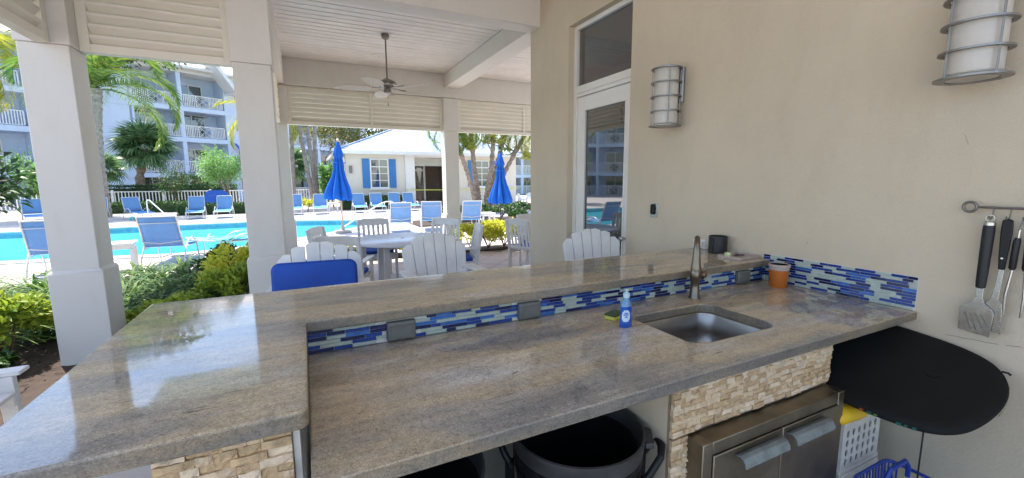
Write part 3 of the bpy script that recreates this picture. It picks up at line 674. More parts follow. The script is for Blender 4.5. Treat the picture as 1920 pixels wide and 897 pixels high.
# stainless access doors
AX0, AX1, AZ1, AY = 1.225, 2.135, .655, .958
fr_ = MB(); fr_.span((AX0, AY, .06), (AX0+.05, 1.035, AZ1)).span((AX1-.05, AY, .06), (AX1, 1.035, AZ1)).span((AX0+.05, AY, AZ1-.05), (AX1-.05, 1.035, AZ1)).span((AX0+.05, AY, .06), (AX1-.05, 1.035, .10))
ad = fr_.build('access_doors', 'old_steel', bar, bevel=.003, loc=B0)
xm = (AX0+AX1)/2
for x0, x1 in ((AX0+.053, xm-.003), (xm+.003, AX1-.053)):
    dd = MB().span((x0, AY-.006, .103), (x1, AY+.02, AZ1-.053)).build('door_leaf', 'old_steel', ad, bevel=.003)
for x0, x1 in ((xm-.285, xm-.02), (xm+.03, xm+.295)):
    prof = [(0, .0), (-.018, .006), (-.034, 0), (-.045, -.018), (-.047, -.034), (-.042, -.036), (-.039, -.02), (-.03, -.007), (-.017, -.001), (0, -.006)]
    MB().loft([[(x, AY-.006+p[0], .575+p[1]) for p in prof] for x in (x0, x1)]).build('pull_handle', 'handle_metal', ad, bevel=.0015)

# ------------------------------------------------------------------ wall fittings
def sconce(cx, cy, label):
    t_ = thing('wall_sconce', label, 'wall lamp', (cx, cy, 2.03), group='caged wall lamps')
    MB().lathe([(.085, .012), (.092, .02), (.092, .43), (.085, .44), (.07, .445)], 32).build('glass_shade', 'sconce_glass', t_, smooth=True)
    for k, z in enumerate((.0, .112, .224, .332, .437)):
        r1 = .118 if k else .124
        MB().lathe([(.097 if k else .085, z-.004), (r1, z-.004), (r1, z+.004), (.097 if k else .085, z+.004), (.097 if k else .085, z-.004)], 40, cap=False).build('ring', 'sconce_metal', t_, smooth=True)
    MB().lathe([(.0, -.001), (.084, -.001), (.084, .003)], 32).build('diffuser', 'sconce_glass', t_, smooth=True)
    MB().lathe([(.05, .442), (.055, .45), (.055, .462), (.0, .466)], 24).build('cap', 'sconce_metal', t_, smooth=True)
    for k in range(4):
        a = R(45+90*k+12); MB().tube([(.107*math.cos(a), .107*math.sin(a), -.008), (.107*math.cos(a), .107*math.sin(a), .445)], .0042, 6).build('cage_rod', 'sconce_metal', t_, smooth=True)
    w = XW-cx
    MB().prism([(w-.001, -.05), (w-.001, .05), (w-.018, .05), (w-.03, .038), (w-.035, 0), (w-.03, -.038), (w-.018, -.05)], .19, .46).build('back_plate', 'sconce_metal', t_, bevel=.002)
    MB().span((.10, -.012, .325), (w-.03, .012, .340)).span((.10, -.012, .215), (w-.03, .012, .230)).build('bracket', 'sconce_metal', t_)
    return t_
sconce(2.64, 2.60, 'caged cylinder wall lamp beside the glazed door')
sconce(2.64, .845, 'larger looking caged cylinder wall lamp at the top right corner')
db = thing('door_bell', 'small black doorbell on a steel plate beside the door', 'doorbell', (XW, 2.83, 1.335))
MB().box((-.004, 0, 0), (.008, .085, .125)).build('plate', 'brushed_steel', db, bevel=.002)
MB().prism(rrect(-.021, .021, -.047, .047, .02), 0, .018, Matrix.Translation((-.008, .004, .008)) @ Matrix.Rotation(R(-90), 4, 'Y') @ Matrix.Rotation(R(90), 4, 'Z')).build('camera_button', 'black_plastic', db, bevel=.004)
ol = thing('wall_outlet', 'white outlet with plugged adapter just above the raised bar', 'outlet', (XW, 2.33, 1.07))
MB().box((-.004, 0, .03), (.008, .115, .07)).build('plate', 'white_plastic', ol, bevel=.003)
MB().box((-.02, -.02, .03), (.024, .045, .05)).build('plug', 'white_plastic', ol, bevel=.004)
MB().tube([(-.03, -.02, .03), (-.05, -.04, .02), (-.06, -.08, .008), (-.05, -.11, .012)], .004, 6).build('cord', 'white_plastic', ol, smooth=True)

# utensil rack and tools
XR = XW-.045
rk = thing('utensil_rack', 'iron wall rack bar with ring end at the right edge', 'rack', (XW, .72, 1.47))
MB().tube([(-.04, .085, 0), (-.04, -.35, .0)], .0055, 8).build('rail', 'rack_iron', rk, smooth=True)
MB().tube([(-.04, .085+.022+.022*math.cos(R(a)), .022*math.sin(R(a))) for a in range(0, 360, 20)], .0062, 8, closed=True).build('end_ring', 'rack_iron', rk, smooth=True)
MB().tube([(0, .04, 0), (-.04, .04, 0)], .006, 8).build('wall_post', 'rack_iron', rk, smooth=True)
for y in (.03, -.022, -.07, -.12):
    MB().tube([(-.04, y, .0), (-.041, y+.002, -.04), (-.05, y+.004, -.05), (-.06, y+.006, -.046), (-.062, y+.006, -.035)], .003, 6).build('hook', 'rack_iron', rk, smooth=True)
def wallm(y, z, tilt=0, dx=0): return Matrix.Translation((XR+dx, y, z)) @ Matrix.Rotation(tilt, 4, 'X') @ Matrix.Rotation(R(90), 4, 'Z') @ Matrix.Rotation(R(90), 4, 'X')
# local axes for flat tools: x -> along wall (+Y), y -> up, z -> off the wall (+X means into it)
def tool(name, label, y, z): return thing(name, label, 'utensil', (XR, y, z), group='grill tools on the wall rack')
def flat(poly, th, dx, holes=None):
    m4 = Matrix(((0, 0, 1, dx), (1, 0, 0, 0), (0, 1, 0, 0), (0, 0, 0, 1))); return MB().prism(poly, -th/2, th/2, m4)
tl_ = tool('grill_spatula', 'wide slotted steel spatula with thick black handle, leftmost on rack', .752, 1.42)
MB().lathe([(.010, -.315), (.0165, -.31), (.018, -.28), (.0195, -.16), (.0205, -.05), (.0185, -.022), (.012, -.018)], 18, (-.012, .0, 0)).build('grip', 'black_rubber', tl_, smooth=True)
MB().lathe([(.0195, -.028), (.0195, -.014), (.012, -.01)], 18, (-.012, 0, 0)).tube([(-.012, .014*math.cos(R(a)), .004+.014*math.sin(R(a))) for a in range(0, 360, 30)], .0025, 6, closed=True).build('end_cap', 'brushed_steel', tl_, smooth=True)
nk = [(.012, -.31), (.012, -.36), (.022, -.385), (.050, -.405), (.056, -.42), (.054, -.52), (-.05, -.532), (-.054, -.42), (-.046, -.405), (-.022, -.385), (-.012, -.36), (-.012, -.31)]
bl = flat(nk, .003, -.014).build('blade', 'brushed_steel', tl_, bevel=.001)
for k, (u, L) in enumerate(((.026, .075), (.008, .075), (-.010, .06), (-.027, .05))):
    flat([(u-.0035+.012, -.435), (u+.0035+.012, -.435), (u+.0035-.014, -.435-L), (u-.0035-.014, -.435-L)], .0036, -.014).build('slot', 'rack_iron', bl)
tl_ = tool('grill_fork_turner', 'perforated steel turner with riveted black handle behind the spatula', .70, 1.43)
flat([(-.016, -.012), (0, -.004), (.016, -.012), (.017, -.06), (.012, -.17), (.008, -.23), (-.012, -.23), (-.014, -.17), (-.019, -.06)], .014, -.006).build('grip', 'black_plastic', tl_, bevel=.004)
MB().lathe([(0, .009), (.0045, .0085), (.0045, .006)], 10).build('rivet', 'brushed_steel', tl_).matrix_local = Matrix.Translation((-.0055, 0, -.18)) @ Matrix.Rotation(R(-90), 4, 'Y')
flat([(.006, -.228), (.010, -.30), (.018, -.37), (.03, -.385), (.022, -.51), (-.028, -.52), (-.02, -.385), (-.006, -.37), (-.008, -.30), (-.010, -.228)], .003, -.004).build('blade', 'brushed_steel', tl_, bevel=.001)
hl = MB()
for a in range(3):
    for b_ in range(4): hl.lathe([(.005, 0), (.005, .0006)], 8, (0, 0, 0))
bl2 = tl_.children[-1]
for a in range(3):
    for b_ in range(4):
        MB().lathe([(.0048, 0), (.0046, .0007)], 8).build('hole', 'black_rubber', bl2).matrix_local = Matrix.Translation((-.0057, -.015+.015*a, -.41-.026*b_)) @ Matrix.Rotation(R(-90), 4, 'Y')
tl_ = tool('grill_tongs', 'steel tongs with black grips hanging at the right edge', .652, 1.43)
MB().tube([(0, .012, -.05), (-.004, .006, -.012), (-.006, 0, -.004), (-.004, -.012, -.012), (0, -.018, -.05)], .004, 8).build('spring_loop', 'brushed_steel', tl_, smooth=True)
for s in (1, -1):
    ox = .012 if s > 0 else -.018
    arm_ = MB(); arm_.tube([(0, ox, -.05), (-.002, ox+.004*s, -.23), (-.004, ox+.012*s, -.34), (0, ox+.010*s, -.43)], [.005, .005, .006, .004], 8); arm_.build('arm', 'brushed_steel', tl_, smooth=True)
    MB().tube([(-.003, ox, -.085), (-.003, ox+.002*s, -.10), (-.004, ox+.004*s, -.215), (-.003, ox+.004*s, -.225)], [.009, .012, .012, .008], 12).build('grip', 'black_rubber', tl_, smooth=True)

# ------------------------------------------------------------------ things on the counters
bt = thing('dish_soap_bottle', 'blue dish soap bottle standing left of the sink', 'bottle', (1.305, 1.475, CZ))
def ell(z, a, b, n=20): return [(a*math.cos(2*math.pi*i/n), b*math.sin(2*math.pi*i/n), z) for i in range(n)]
MB().loft([ell(0, .028, .017), ell(.004, .032, .020), ell(.03, .033, .021), ell(.06, .028, .018), ell(.085, .030, .019), ell(.10, .030, .019)]).build('body', 'soap_blue', bt, smooth=True)
MB().loft([ell(.1, .030, .019), ell(.112, .027, .018), ell(.125, .019, .015), ell(.134, .0125, .0125), ell(.142, .012, .012)]).build('shoulder', 'soap_clear', bt, smooth=True)
MB().lathe([(.015, .14), (.0155, .158), (.013, .162), (.007, .163), (.006, .172), (.009, .173), (.009, .179), (.0, .180)], 18).build('cap', 'soap_cap', bt, smooth=True)
lb = MB(); k = [(u/6*1.0) for u in range(-6, 7)]
V = []; Fq = []
for zi, z in enumerate((.030, .042, .058, .074, .084)):
    hw = .8*math.sqrt(max(.05, 1-((z-.057)/.030)**2)); rr = (.0336, .0318, .0288, .0292, .0302)[zi]; rb = (.0216, .0204, .0186, .0186, .0192)[zi]
    for u in k: a = -math.pi/2-.5+u*hw; V.append((rr*math.cos(a), rb*math.sin(a), z))
for j in range(4):
    for i in range(12): Fq.append((j*13+i, j*13+i+1, (j+1)*13+i+1, (j+1)*13+i))
lb.v, lb.f = V, Fq; lab = lb.build('label', 'label_white', bt, smooth=True, fix=False)
for z, a0, a1 in ((.068, -2.35, -1.75), (.060, -2.55, -1.65), (.050, -2.3, -1.8)):
    q = MB(); st = [a0+(a1-a0)*i/6 for i in range(7)]
    for i in range(6): q.add([(.0305*math.cos(a), .0206*math.sin(a)-.0004, zz) for a, zz in ((st[i], z), (st[i+1], z), (st[i+1], z+.005), (st[i], z+.005))], [(0, 1, 2, 3)])
    q.build('print_mark', 'awning_blue', lab, fix=False)
sp = thing('sponge', 'green and yellow scrub sponge beside the blue soap bottle', 'sponge', (1.345, 1.60, CZ), R(20))
MB().box((0, 0, .009), (.10, .062, .018)).build('foam', 'sponge_yellow', sp, bevel=.004); MB().box((0, 0, .0225), (.10, .062, .009)).build('scour_pad', 'sponge_green', sp, bevel=.002)
oc_ = thing('deli_container', 'clear plastic tub of orange liquid in the counter corner', 'container', (2.672, 1.622, CZ))
MB().lathe([(.048, 0), (.050, .004), (.056, .11)], 32).build('cup', 'orange_juice', oc_, smooth=True)
MB().lathe([(.056, .11), (.0575, .128), (.060, .13), (.061, .142), (.058, .146), (.054, .146), (.053, .112)], 32, cap=False).lathe([(.0, .141), (.054, .141)], 32).build('lid', 'frosted_lid', oc_, smooth=True)
bc = thing('black_cup', 'black ribbed can cooler standing on the raised bar by the wall', 'cup', (2.705, 2.10, BZ))
MB().lathe([(.060, 0), (.063, .003)]+[(.063+(.001 if i % 2 else 0), .006+.112*i/18) for i in range(19)]+[(.063, .122), (.059, .124), (.057, .122), (.056, .02), (0, .018)], 40).build('shell', 'black_rubber', bc, smooth=True)
MB().prism([(-.061, -.012), (-.070, -.012), (-.070, .012), (-.061, .012)], .02, .10).build('side_strap', 'black_rubber', bc, bevel=.003)
ty = thing('clear_tray', 'flat clear tray of small trinkets at the wall end of bar', 'tray', (2.665, 1.90, BZ), R(4))
MB().span((-.11, -.085, .001), (.105, .085, .006)).span((-.11, -.085, .006), (-.106, .085, .016)).span((.101, -.085, .006), (.105, .085, .016)).span((-.106, -.085, .006), (.101, -.081, .016)).span((-.106, .081, .006), (.101, .085, .016)).build('tray_body', 'frosted_lid', ty)
ca = thing('tea_light', 'small pale green round tin on the clear tray', 'tin', (2.60, 1.935, BZ+.0065))
MB().lathe([(.019, 0), (.021, .002), (.021, .024), (.018, .026), (.0, .024)], 20).build('tin_body', 'pale_green_wax', ca, smooth=True)
ky = thing('key_bundle', 'dark keys and clips lying on the clear tray', 'keys', (2.69, 1.90, BZ+.007))
MB().tube([(.015*math.cos(R(a)), .015*math.sin(a*.0174), .003) for a in range(0, 360, 30)], .0018, 6, closed=True).build('ring', 'rack_iron', ky)
for a, l in ((20, .05), (75, .045), (160, .04)):
    MB().bar((.012*math.cos(R(a)), .012*math.sin(R(a)), .006), ((.012+l)*math.cos(R(a)), (.012+l)*math.sin(R(a)), .003), .014, .003).build('key', 'black_plastic', ky)

# ------------------------------------------------------------------ under the counter
def bin_(x, y, label, hz):
    t_ = thing('trash_can', label, 'trash can', (x, y, 0), group='black trash cans under the counter'); t_.scale = (.93, .93, .925)
    MB().lathe([(.215, 0), (.22, .01), (.245, .40), (.252, .55), (.258, .555), (.258, .575), (.252, .58), (.256, .61), (.263, .615), (.263, .64), (.257, .645), (.258, .655), (.245, .65), (.215, .03), (0, .03)], 48).build('body', 'black_plastic', t_, smooth=True)
    rg = MB().lathe([(.250, .652), (.266, .655), (.270, .70), (.272, .705), (.272, .722), (.264, .724), (.258, .715), (.25, .66), (.25, .652)], 48, cap=False).build('lid_ring', 'can_rim', t_, smooth=True)
    for a in (hz, hz+math.pi):
        m4 = Matrix.Rotation(a, 4, 'Z')
        MB().prism([(.268, -.06), (.30, -.052), (.30, .052), (.268, .06)], .69, .712, m4).build('spout_tab', 'can_rim', t_, bevel=.003)
        h = MB(); h.tube([m4 @ Vector(p) for p in ((.258, -.085, .56), (.285, -.082, .60), (.325, -.06, .665), (.335, 0, .675), (.325, .06, .665), (.285, .082, .60), (.258, .085, .56))], [.016, .015, .014, .0165, .014, .015, .016], 10)
        h.prism([(.25, -.10), (.285, -.095), (.285, -.068), (.25, -.07)], .48, .585, m4).prism([(.25, .10), (.285, .095), (.285, .068), (.25, .07)], .48, .585, m4)
        h.build('handle', 'black_plastic', t_, smooth=True)
    return t_
bin_(.885, 1.255, 'open black trash can beside the stone cabinet, handle showing', R(-38))
bin_(.245, 1.29, 'darker black trash can further left under the counter', R(-70))

def crate(label, loc, h, rz):
    t_ = thing('plastic_crate', label, 'crate', loc, rz, 'stacked white crates'); w, d = .34, .30
    # walls with round holes: built as strips around octagonal openings
    def wallp(L):
        mb = MB(); nx = 6; nz = 4 if h > .2 else 2; mx, mz = .022, .03; cw = (L-2*mx)/nx; chh = (h-2*mz-.03)/nz
        mb.span((-L/2, -.003, 0), (L/2, .003, mz)); mb.span((-L/2, -.003, h-mz-.03), (L/2, .003, h-.03)); mb.span((-L/2, -.003, mz), (-L/2+mx, .003, h-mz-.03)); mb.span((L/2-mx, -.003, mz), (L/2, .003, h-mz-.03))
        for i in range(nx):
            for j in range(nz):
                cx = -L/2+mx+cw*(i+.5); cz = mz+chh*(j+.5); r = .30*min(cw, chh)
                inner = []; outer = []
                for q in range(16):
                    a = 2*math.pi*q/16; c, s = math.cos(a), math.sin(a); k = 1/max(abs(c), abs(s)); inner.append((c*r*.85, s*r*1.3)); outer.append((c*k*cw/2, s*k*chh/2))
                V = [(cx+x, y, cz+z) for y in (-.0025, .0025) for ring in (inner, outer) for x, z in ring]
                f = []
                for q in range(16):
                    q2 = (q+1) % 16; f += [(q, q2, 16+q2, 16+q), (32+q2, 32+q, 48+q, 48+q2), (q2, q, 32+q, 32+q2)]
                mb.add(V, f)
        return mb
    for L, p, a in ((w, (0, -d/2, 0), 0), (w, (0, d/2, 0), 0), (d-.008, (-w/2, 0, 0), 90), (d-.008, (w/2, 0, 0), 90)):
        o = wallp(L).build('side_wall', 'crate_plastic', t_); o.location = p; o.rotation_euler = (0, 0, R(a))
    MB().span((-w/2-.012, -d/2-.012, h-.03), (w/2+.012, -d/2+.004, h)).span((-w/2-.012, d/2-.004, h-.03), (w/2+.012, d/2+.012, h)).span((-w/2-.012, -d/2+.004, h-.03), (-w/2+.004, d/2-.004, h)).span((w/2-.004, -d/2+.004, h-.03), (w/2+.012, d/2-.004, h)).build('rim', 'crate_plastic', t_, bevel=.003)
    MB().span((-w/2-.008, -d/2-.008, .0), (w/2+.008, d/2+.008, .022)).build('base', 'crate_plastic', t_, bevel=.003)
    return t_
crate('white crate with round holes on top of the stack under the bodyboard', (2.395, 1.14, .185), .285, 0)
crate('lower white crate beneath the upper crate, right of the steel doors', (2.385, 1.14, 0), .183, 0)
yf = thing('yellow_float', 'yellow pool float squeezed on top of the crate under black bodyboard', 'pool float', (2.30, 1.0, .515))
MB().loft([ell(0, .001, .001)] and [[(x, .055*s*math.cos(2*math.pi*i/16), .045*s*math.sin(2*math.pi*i/16)-.06*(x+.2)) for i in range(16)] for x, s in ((-.19, .3), (-.185, .75), (-.16, 1), (0, 1.05), (.1, .9), (.15, .6), (.165, .2))]).build('float_body', 'yellow_plastic', yf, smooth=True)
MB().tube([(.15, 0, -.02), (.17, 0, -.022), (.175, 0, -.022)], [.012, .012, .006], 8).build('valve', 'yellow_plastic', yf, smooth=True)
bk = thing('blue_basket', 'blue plastic basket with arched handle low beside the wall', 'basket', (2.335, .81, 0))
kx = MB()
rimp = [(x, y, .235) for x, y in rrect(-.16, .16, -.105, .105, .04, 4)]
kx.tube(rimp, .008, 6, closed=True); kx.tube([(x*.85, y*.85, .02) for x, y, z in rimp], .006, 6, closed=True); kx.tube([(x*.93, y*.93, .13) for x, y, z in rimp], .004, 6, closed=True)
kx.build('rim', 'blue_plastic', bk, smooth=True)
for i in range(0, len(rimp)):
    x, y, z = rimp[i]; MB().tube([(x, y, z), (x*.85, y*.85, .02)], .0035, 5).build('rib', 'blue_plastic', bk)
for i in range(-4, 5):
    for sy in (-1, 1): MB().tube([(i*.028, sy*.105, .235), (i*.024, sy*.09, .02)], .0035, 5).build('rib', 'blue_plastic', bk)
MB().box((0, 0, .012), (.27, .17, .008)).build('base', 'blue_plastic', bk)
MB().tube([(-.12, .0, .235), (-.115, 0, .29), (-.08, .0, .325), (.05, .0, .325), (.085, .0, .29), (.09, .0, .235)], .010, 8).build('handle', 'blue_plastic', bk, smooth=True)
# bodyboard
bd = thing('bodyboard', 'black bodyboard leaning on the wall under the counter end', 'bodyboard', (2.45, .9, .62))
def bz(x, y): return .60+.365*(x-2.2)+.08*(y-.75)
ctrl = [(2.165, 1.42), (2.165, 1.15), (2.172, .95), (2.185, .82), (2.215, .70), (2.275, .625), (2.36, .588), (2.47, .572), (2.58, .582), (2.67, .62), (2.735, .69), (2.77, .80), (2.782, .95), (2.784, 1.15), (2.784, 1.42)]
def smooth_poly(P, k=5):
    o = []
    for i in range(len(P)-1):
        p0 = P[max(i-1, 0)]; p1 = P[i]; p2 = P[i+1]; p3 = P[min(i+2, len(P)-1)]
        for j in range(k):
            t_ = j/k; o.append(tuple(.5*((2*p1[a])+(-p0[a]+p2[a])*t_+(2*p0[a]-5*p1[a]+4*p2[a]-p3[a])*t_*t_+(-p0[a]+3*p1[a]-3*p2[a]+p3[a])*t_**3) for a in (0, 1)))
    o.append(P[-1]); return o
ol_ = smooth_poly(ctrl); cxb, cyb = 2.475, 1.05
def ring_(k, dz): return [(cxb+(x-cxb)*k-2.45, cyb+(y-cyb)*k-.9, bz(cxb+(x-cxb)*k, cyb+(y-cyb)*k)+dz-.62) for x, y in ol_]
MB().loft([ring_(.93, -.042), ring_(.985, -.034), ring_(1.0, -.018), ring_(.992, -.008), ring_(.955, -.001), ring_(.90, .0)]).build('deck', 'black_foam', bd, smooth=True)
nb = len(ol_)
stp = [('shutter_blue', .0)]
pm('rail_orange', (.35, .08, .02), .5); pm('rail_teal', (.006, .09, .075), .5); pm('rail_green', (.06, .16, .03), .5)
for i in range(2, nb-20):
    if rnd.random() < .42:
        c = 'rail_orange' if i < 12 else rnd.choice(('rail_teal', 'rail_green', 'rail_green', 'rail_teal')); a = ring_(1.003, -.031); b_ = ring_(1.004, -.018); w = rnd.uniform(.3, .8)
        P0, P1 = Vector(a[i]), Vector(a[i+1]); Q0, Q1 = Vector(b_[i]), Vector(b_[i+1])
        MB().add([P0, P0.lerp(P1, w), Q0.lerp(Q1, min(1, w+.2)), Q0.lerp(Q1, .2)], [(0, 1, 2, 3)]).build('rail_stripe', c, bd, fix=False)
MB().lathe([(.03, .0), (.032, .002), (.026, .003), (.02, .0015), (.0, .002)], 24).build('leash_plug', 'black_foam', bd, smooth=True).matrix_local = Matrix.Translation((2.52-2.45, .80-.9, bz(2.52, .80)-.62+.0005)) @ Matrix.Rotation(R(-20), 4, 'Y')
MB().tube([(2.70-2.45, .64-.9, bz(2.70, .64)-.62-.015), (2.712-2.45, .625-.9, bz(2.70, .64)-.62-.018), (2.71-2.45, .615-.9, bz(2.7, .64)-.62-.024)], .005, 6).build('loop', 'black_rubber', bd, smooth=True)
ls = thing('leash_cord', 'thin black cord hanging straight down from the bodyboard', 'cord', (2.235, .715, .02))
MB().tube([(0, 0, -.015), (.001, .0, .2), (.002, .001, .4), (.004, .002, bz(2.235, .715)-.02-.046)], .0032, 6).build('cord_body', 'black_rubber', ls)

# ------------------------------------------------------------------ furniture
def bar_chair():
    t_ = thing('bar_chair', '', 'chair')
    for sx in (-1, 1):
        MB().bar((sx*.25, -.22, 0), (sx*.25, -.20, .86), .045, .075, (0, 1, 0)).build('leg', 'white_wood', t_, bevel=.004)
        MB().bar((sx*.25, .30, 0), (sx*.25, .20, .86), .045, .075, (0, 1, 0)).build('leg', 'white_wood', t_, bevel=.004)
        MB().prism([(sx*.285-.055, -.27), (sx*.285+.055, -.27), (sx*.285+.05, .26), (sx*.285-.035, .27)], .861, .886).build('armrest', 'white_wood', t_, bevel=.006)
        MB().span((sx*.205, -.24, .68), (sx*.227, .24, .745)).build('seat_rail', 'white_wood', t_, bevel=.004)
    for k in range(5): MB().span((-.226, -.245+.095*k, .746), (.226, -.16+.095*k, .768)).build('seat_slat', 'white_wood', t_, bevel=.004)
    MB().span((-.227, -.24, .30), (.227, -.20, .36)).span((-.227, .225, .40), (.227, .25, .45)).build('foot_rest', 'white_wood', t_, bevel=.004)
    tops = (1.095, 1.15, 1.175, 1.175, 1.15, 1.095)
    for k in range(6):
        u = k-2.5; a = R(1.3*u); h = tops[k]-.70; w0, w1 = .080, .090
        xb = u*.084; tl2 = .012 if abs(u) < 2 else .04
        sg = 1 if u > 0 else -1
        pl = [(-w0/2, 0), (w0/2, 0), (w1/2, h-(tl2 if sg > 0 else 0)), (0, h+.004), (-w1/2, h-(tl2 if sg < 0 else 0))]
        m4 = Matrix.Translation((xb, .215, .70)) @ Matrix.Rotation(R(-13), 4, 'X') @ Matrix.Rotation(a*1.25, 4, 'Y') @ Matrix.Rotation(R(90), 4, 'X')
        MB().prism(pl, -.010, .010, m4).build('back_slat', 'white_wood', t_, bevel=.003)
    MB().span((-.25, .292, .905), (.25, .314, .965)).build('back_rail', 'white_wood', t_, bevel=.004)
    MB().span((-.23, .228, .70), (.23, .25, .745)).build('lower_rail', 'white_wood', t_, bevel=.004)
    return t_
GC = 'white fan backed bar chairs'
c0 = bar_chair(); c0.location = (.045, 3.06, 0); c0.rotation_euler = (0, 0, R(-6)); c0['label'] = 'white fan back bar chair holding the bright blue cushion'; c0['group'] = GC
clone(c0, (.98, 3.17, 0), R(4), 'white fan back bar chair in front of the round dining table', GC)
clone(c0, (2.255, 2.80, 0), R(-10), 'white fan back bar chair in front of the glazed door', GC)
clone(c0, (-1.50, 2.585, 0), R(90), 'white wooden chair at lower left with only its armrest showing', GC, .80)
cu = thing('chair_cushion', 'bright blue back cushion on the bar chair behind the bar', 'cushion', (.035, 3.125, .90), R(-5))
cs = [(x, z) for x, z in rrect(-.262, .262, -.16, .165, .05, 6)]
rings = []
for k, y in ((.955, -.030), (.99, -.022), (1.0, -.010), (1.0, .012), (.99, .024), (.95, .03)): rings.append([(x*k, y+(z*.10), z*k) for x, z in cs])
ob = MB().loft(rings).build('pad', 'blue_canvas', cu, smooth=True)
MB().tube([(x*1.0, -.014+z*.1, z*1.0) for x, z in cs], .0055, 6, closed=True).build('piping', 'blue_canvas', cu, smooth=True)
for sx in (-1, 1): MB().tube([(sx*.255, .02, .0), (sx*.275, .05, -.04), (sx*.268, .045, -.10)], .004, 5).build('tie', 'blue_canvas', cu)

def dining_chair():
    t_ = thing('dining_chair', '', 'chair'); w = .25
    for sx in (-1, 1):
        MB().bar((sx*w, -.22, 0), (sx*w, -.22, .62), .04, .055, (0, 1, 0)).build('leg', 'white_wood', t_, bevel=.004)
        MB().bar((sx*w, .24, 0), (sx*w, .235, .44), .04, .06, (0, 1, 0)).bar((sx*w, .235, .44), (sx*w*.96, .33, .955), .04, .055, (0, 1, 0)).build('leg', 'white_wood', t_, bevel=.004)
        MB().prism([(sx*w-.045, -.26), (sx*w+.045, -.26), (sx*w+.03, .25), (sx*w-.03, .25)], .621, .643).build('armrest', 'white_wood', t_, bevel=.005)
        MB().span((sx*w-.012, -.19, .36), (sx*w+.012, .21, .42)).build('seat_rail', 'white_wood', t_, bevel=.003)
    MB().span((-.228, -.25, .42), (.228, .21, .442)).span((-.23, -.235, .35), (.23, -.21, .419)).build('seat', 'white_wood', t_, bevel=.004)
    MB().prism([(-.27, .868), (-.14, .86), (.14, .86), (.27, .868), (.27, .955), (.14, .975), (-.14, .975), (-.27, .955)], -.012, .012, Matrix.Translation((0, .322, 0)) @ Matrix(((1, 0, 0, 0), (0, .18, 1, -.165), (0, 1, 0, 0), (0, 0, 0, 1)))).build('top_rail', 'white_wood', t_, bevel=.004)
    MB().box((0, .245, .475), (.45, .022, .05)).build('lower_rail', 'white_wood', t_, bevel=.003)
    for k in range(5): MB().bar((-.16+.08*k, .247, .49), (-.16+.08*k, .315, .872), .042, .014, (0, 1, 0)).build('back_slat', 'white_wood', t_, bevel=.002)
    MB().loft([[(x*k, y*k-.015, z) for x, y in rrect(-.22, .22, -.215, .215, .04, 4)] for k, z in ((.96, .443), (1, .452), (1, .478), (.96, .490))]).build('seat_cushion', 'blue_canvas', t_, smooth=True)
    return t_
GD = 'white slat back dining chairs'
d0_ = dining_chair(); d0_['group'] = GD; d0_['label'] = 'white slat back dining chair left of the round table, angled'
def face(o, x, y, tx, ty): o.location = (x, y, 0); o.rotation_euler = (0, 0, math.atan2(ty-y, tx-x)+math.pi/2)
def dch(bx, by, dirx, diry, label, first=None):
    """bx,by: centre of the back top; (dirx,diry): facing direction"""
    d = Vector((dirx, diry)).normalized(); p = Vector((bx, by))+d*.33
    rz = math.atan2(d.y, d.x)+math.pi/2
    if first: first.location = (p.x, p.y, 0); first.rotation_euler = (0, 0, rz); return first
    return clone(d0_, (p.x, p.y, 0), rz, label, GD)
dch(.105, 6.52, .92, -.40, '', first=d0_)
dch(1.03, 7.60, .05, -1, 'white slat back dining chair at the far side of the round table')
dch(2.17, 7.05, -.7, -.72, 'white slat back dining chair at the far right of the table, before the column')
dch(2.33, 5.90, -.97, .2, 'white slat back dining chair at the right, seen edge on')
dch(.30, 5.30, .36, .93, 'white armed dining chair between the blue bar cushion and the table')
dch(3.17, 6.32, .93, .35, 'white slat back dining chair nearest the bar wall end, blue cushion showing')
dch(3.85, 7.15, .0, -1, 'white slat back dining chair half hidden behind the bar wall end')
tb = thing('round_table', 'large round white dining table in the covered patio', 'table', (1.30, 6.5, 0))
MB().lathe([(0, .745), (.742, .745), (.752, .738), (.752, .712), (.742, .705), (0, .705)], 64).build('table_top', 'table_white', tb, smooth=True)
for k in range(4):
    a = R(45+90*k); MB().bar((.42*math.cos(a), .42*math.sin(a), 0), (.40*math.cos(a), .40*math.sin(a), .70), .08, .08).build('leg', 'white_wood', tb, bevel=.005)
MB().box((0, 0, .66), (.78, .05, .085), rz=R(45)).box((0, 0, .655), (.78, .05, .085), rz=R(-45)).build('apron', 'white_wood', tb)
MB().lathe([(.03, .7455), (.031, .752), (.0, .753)], 16).build('umbrella_cap', 'white_wood', tb, smooth=True)

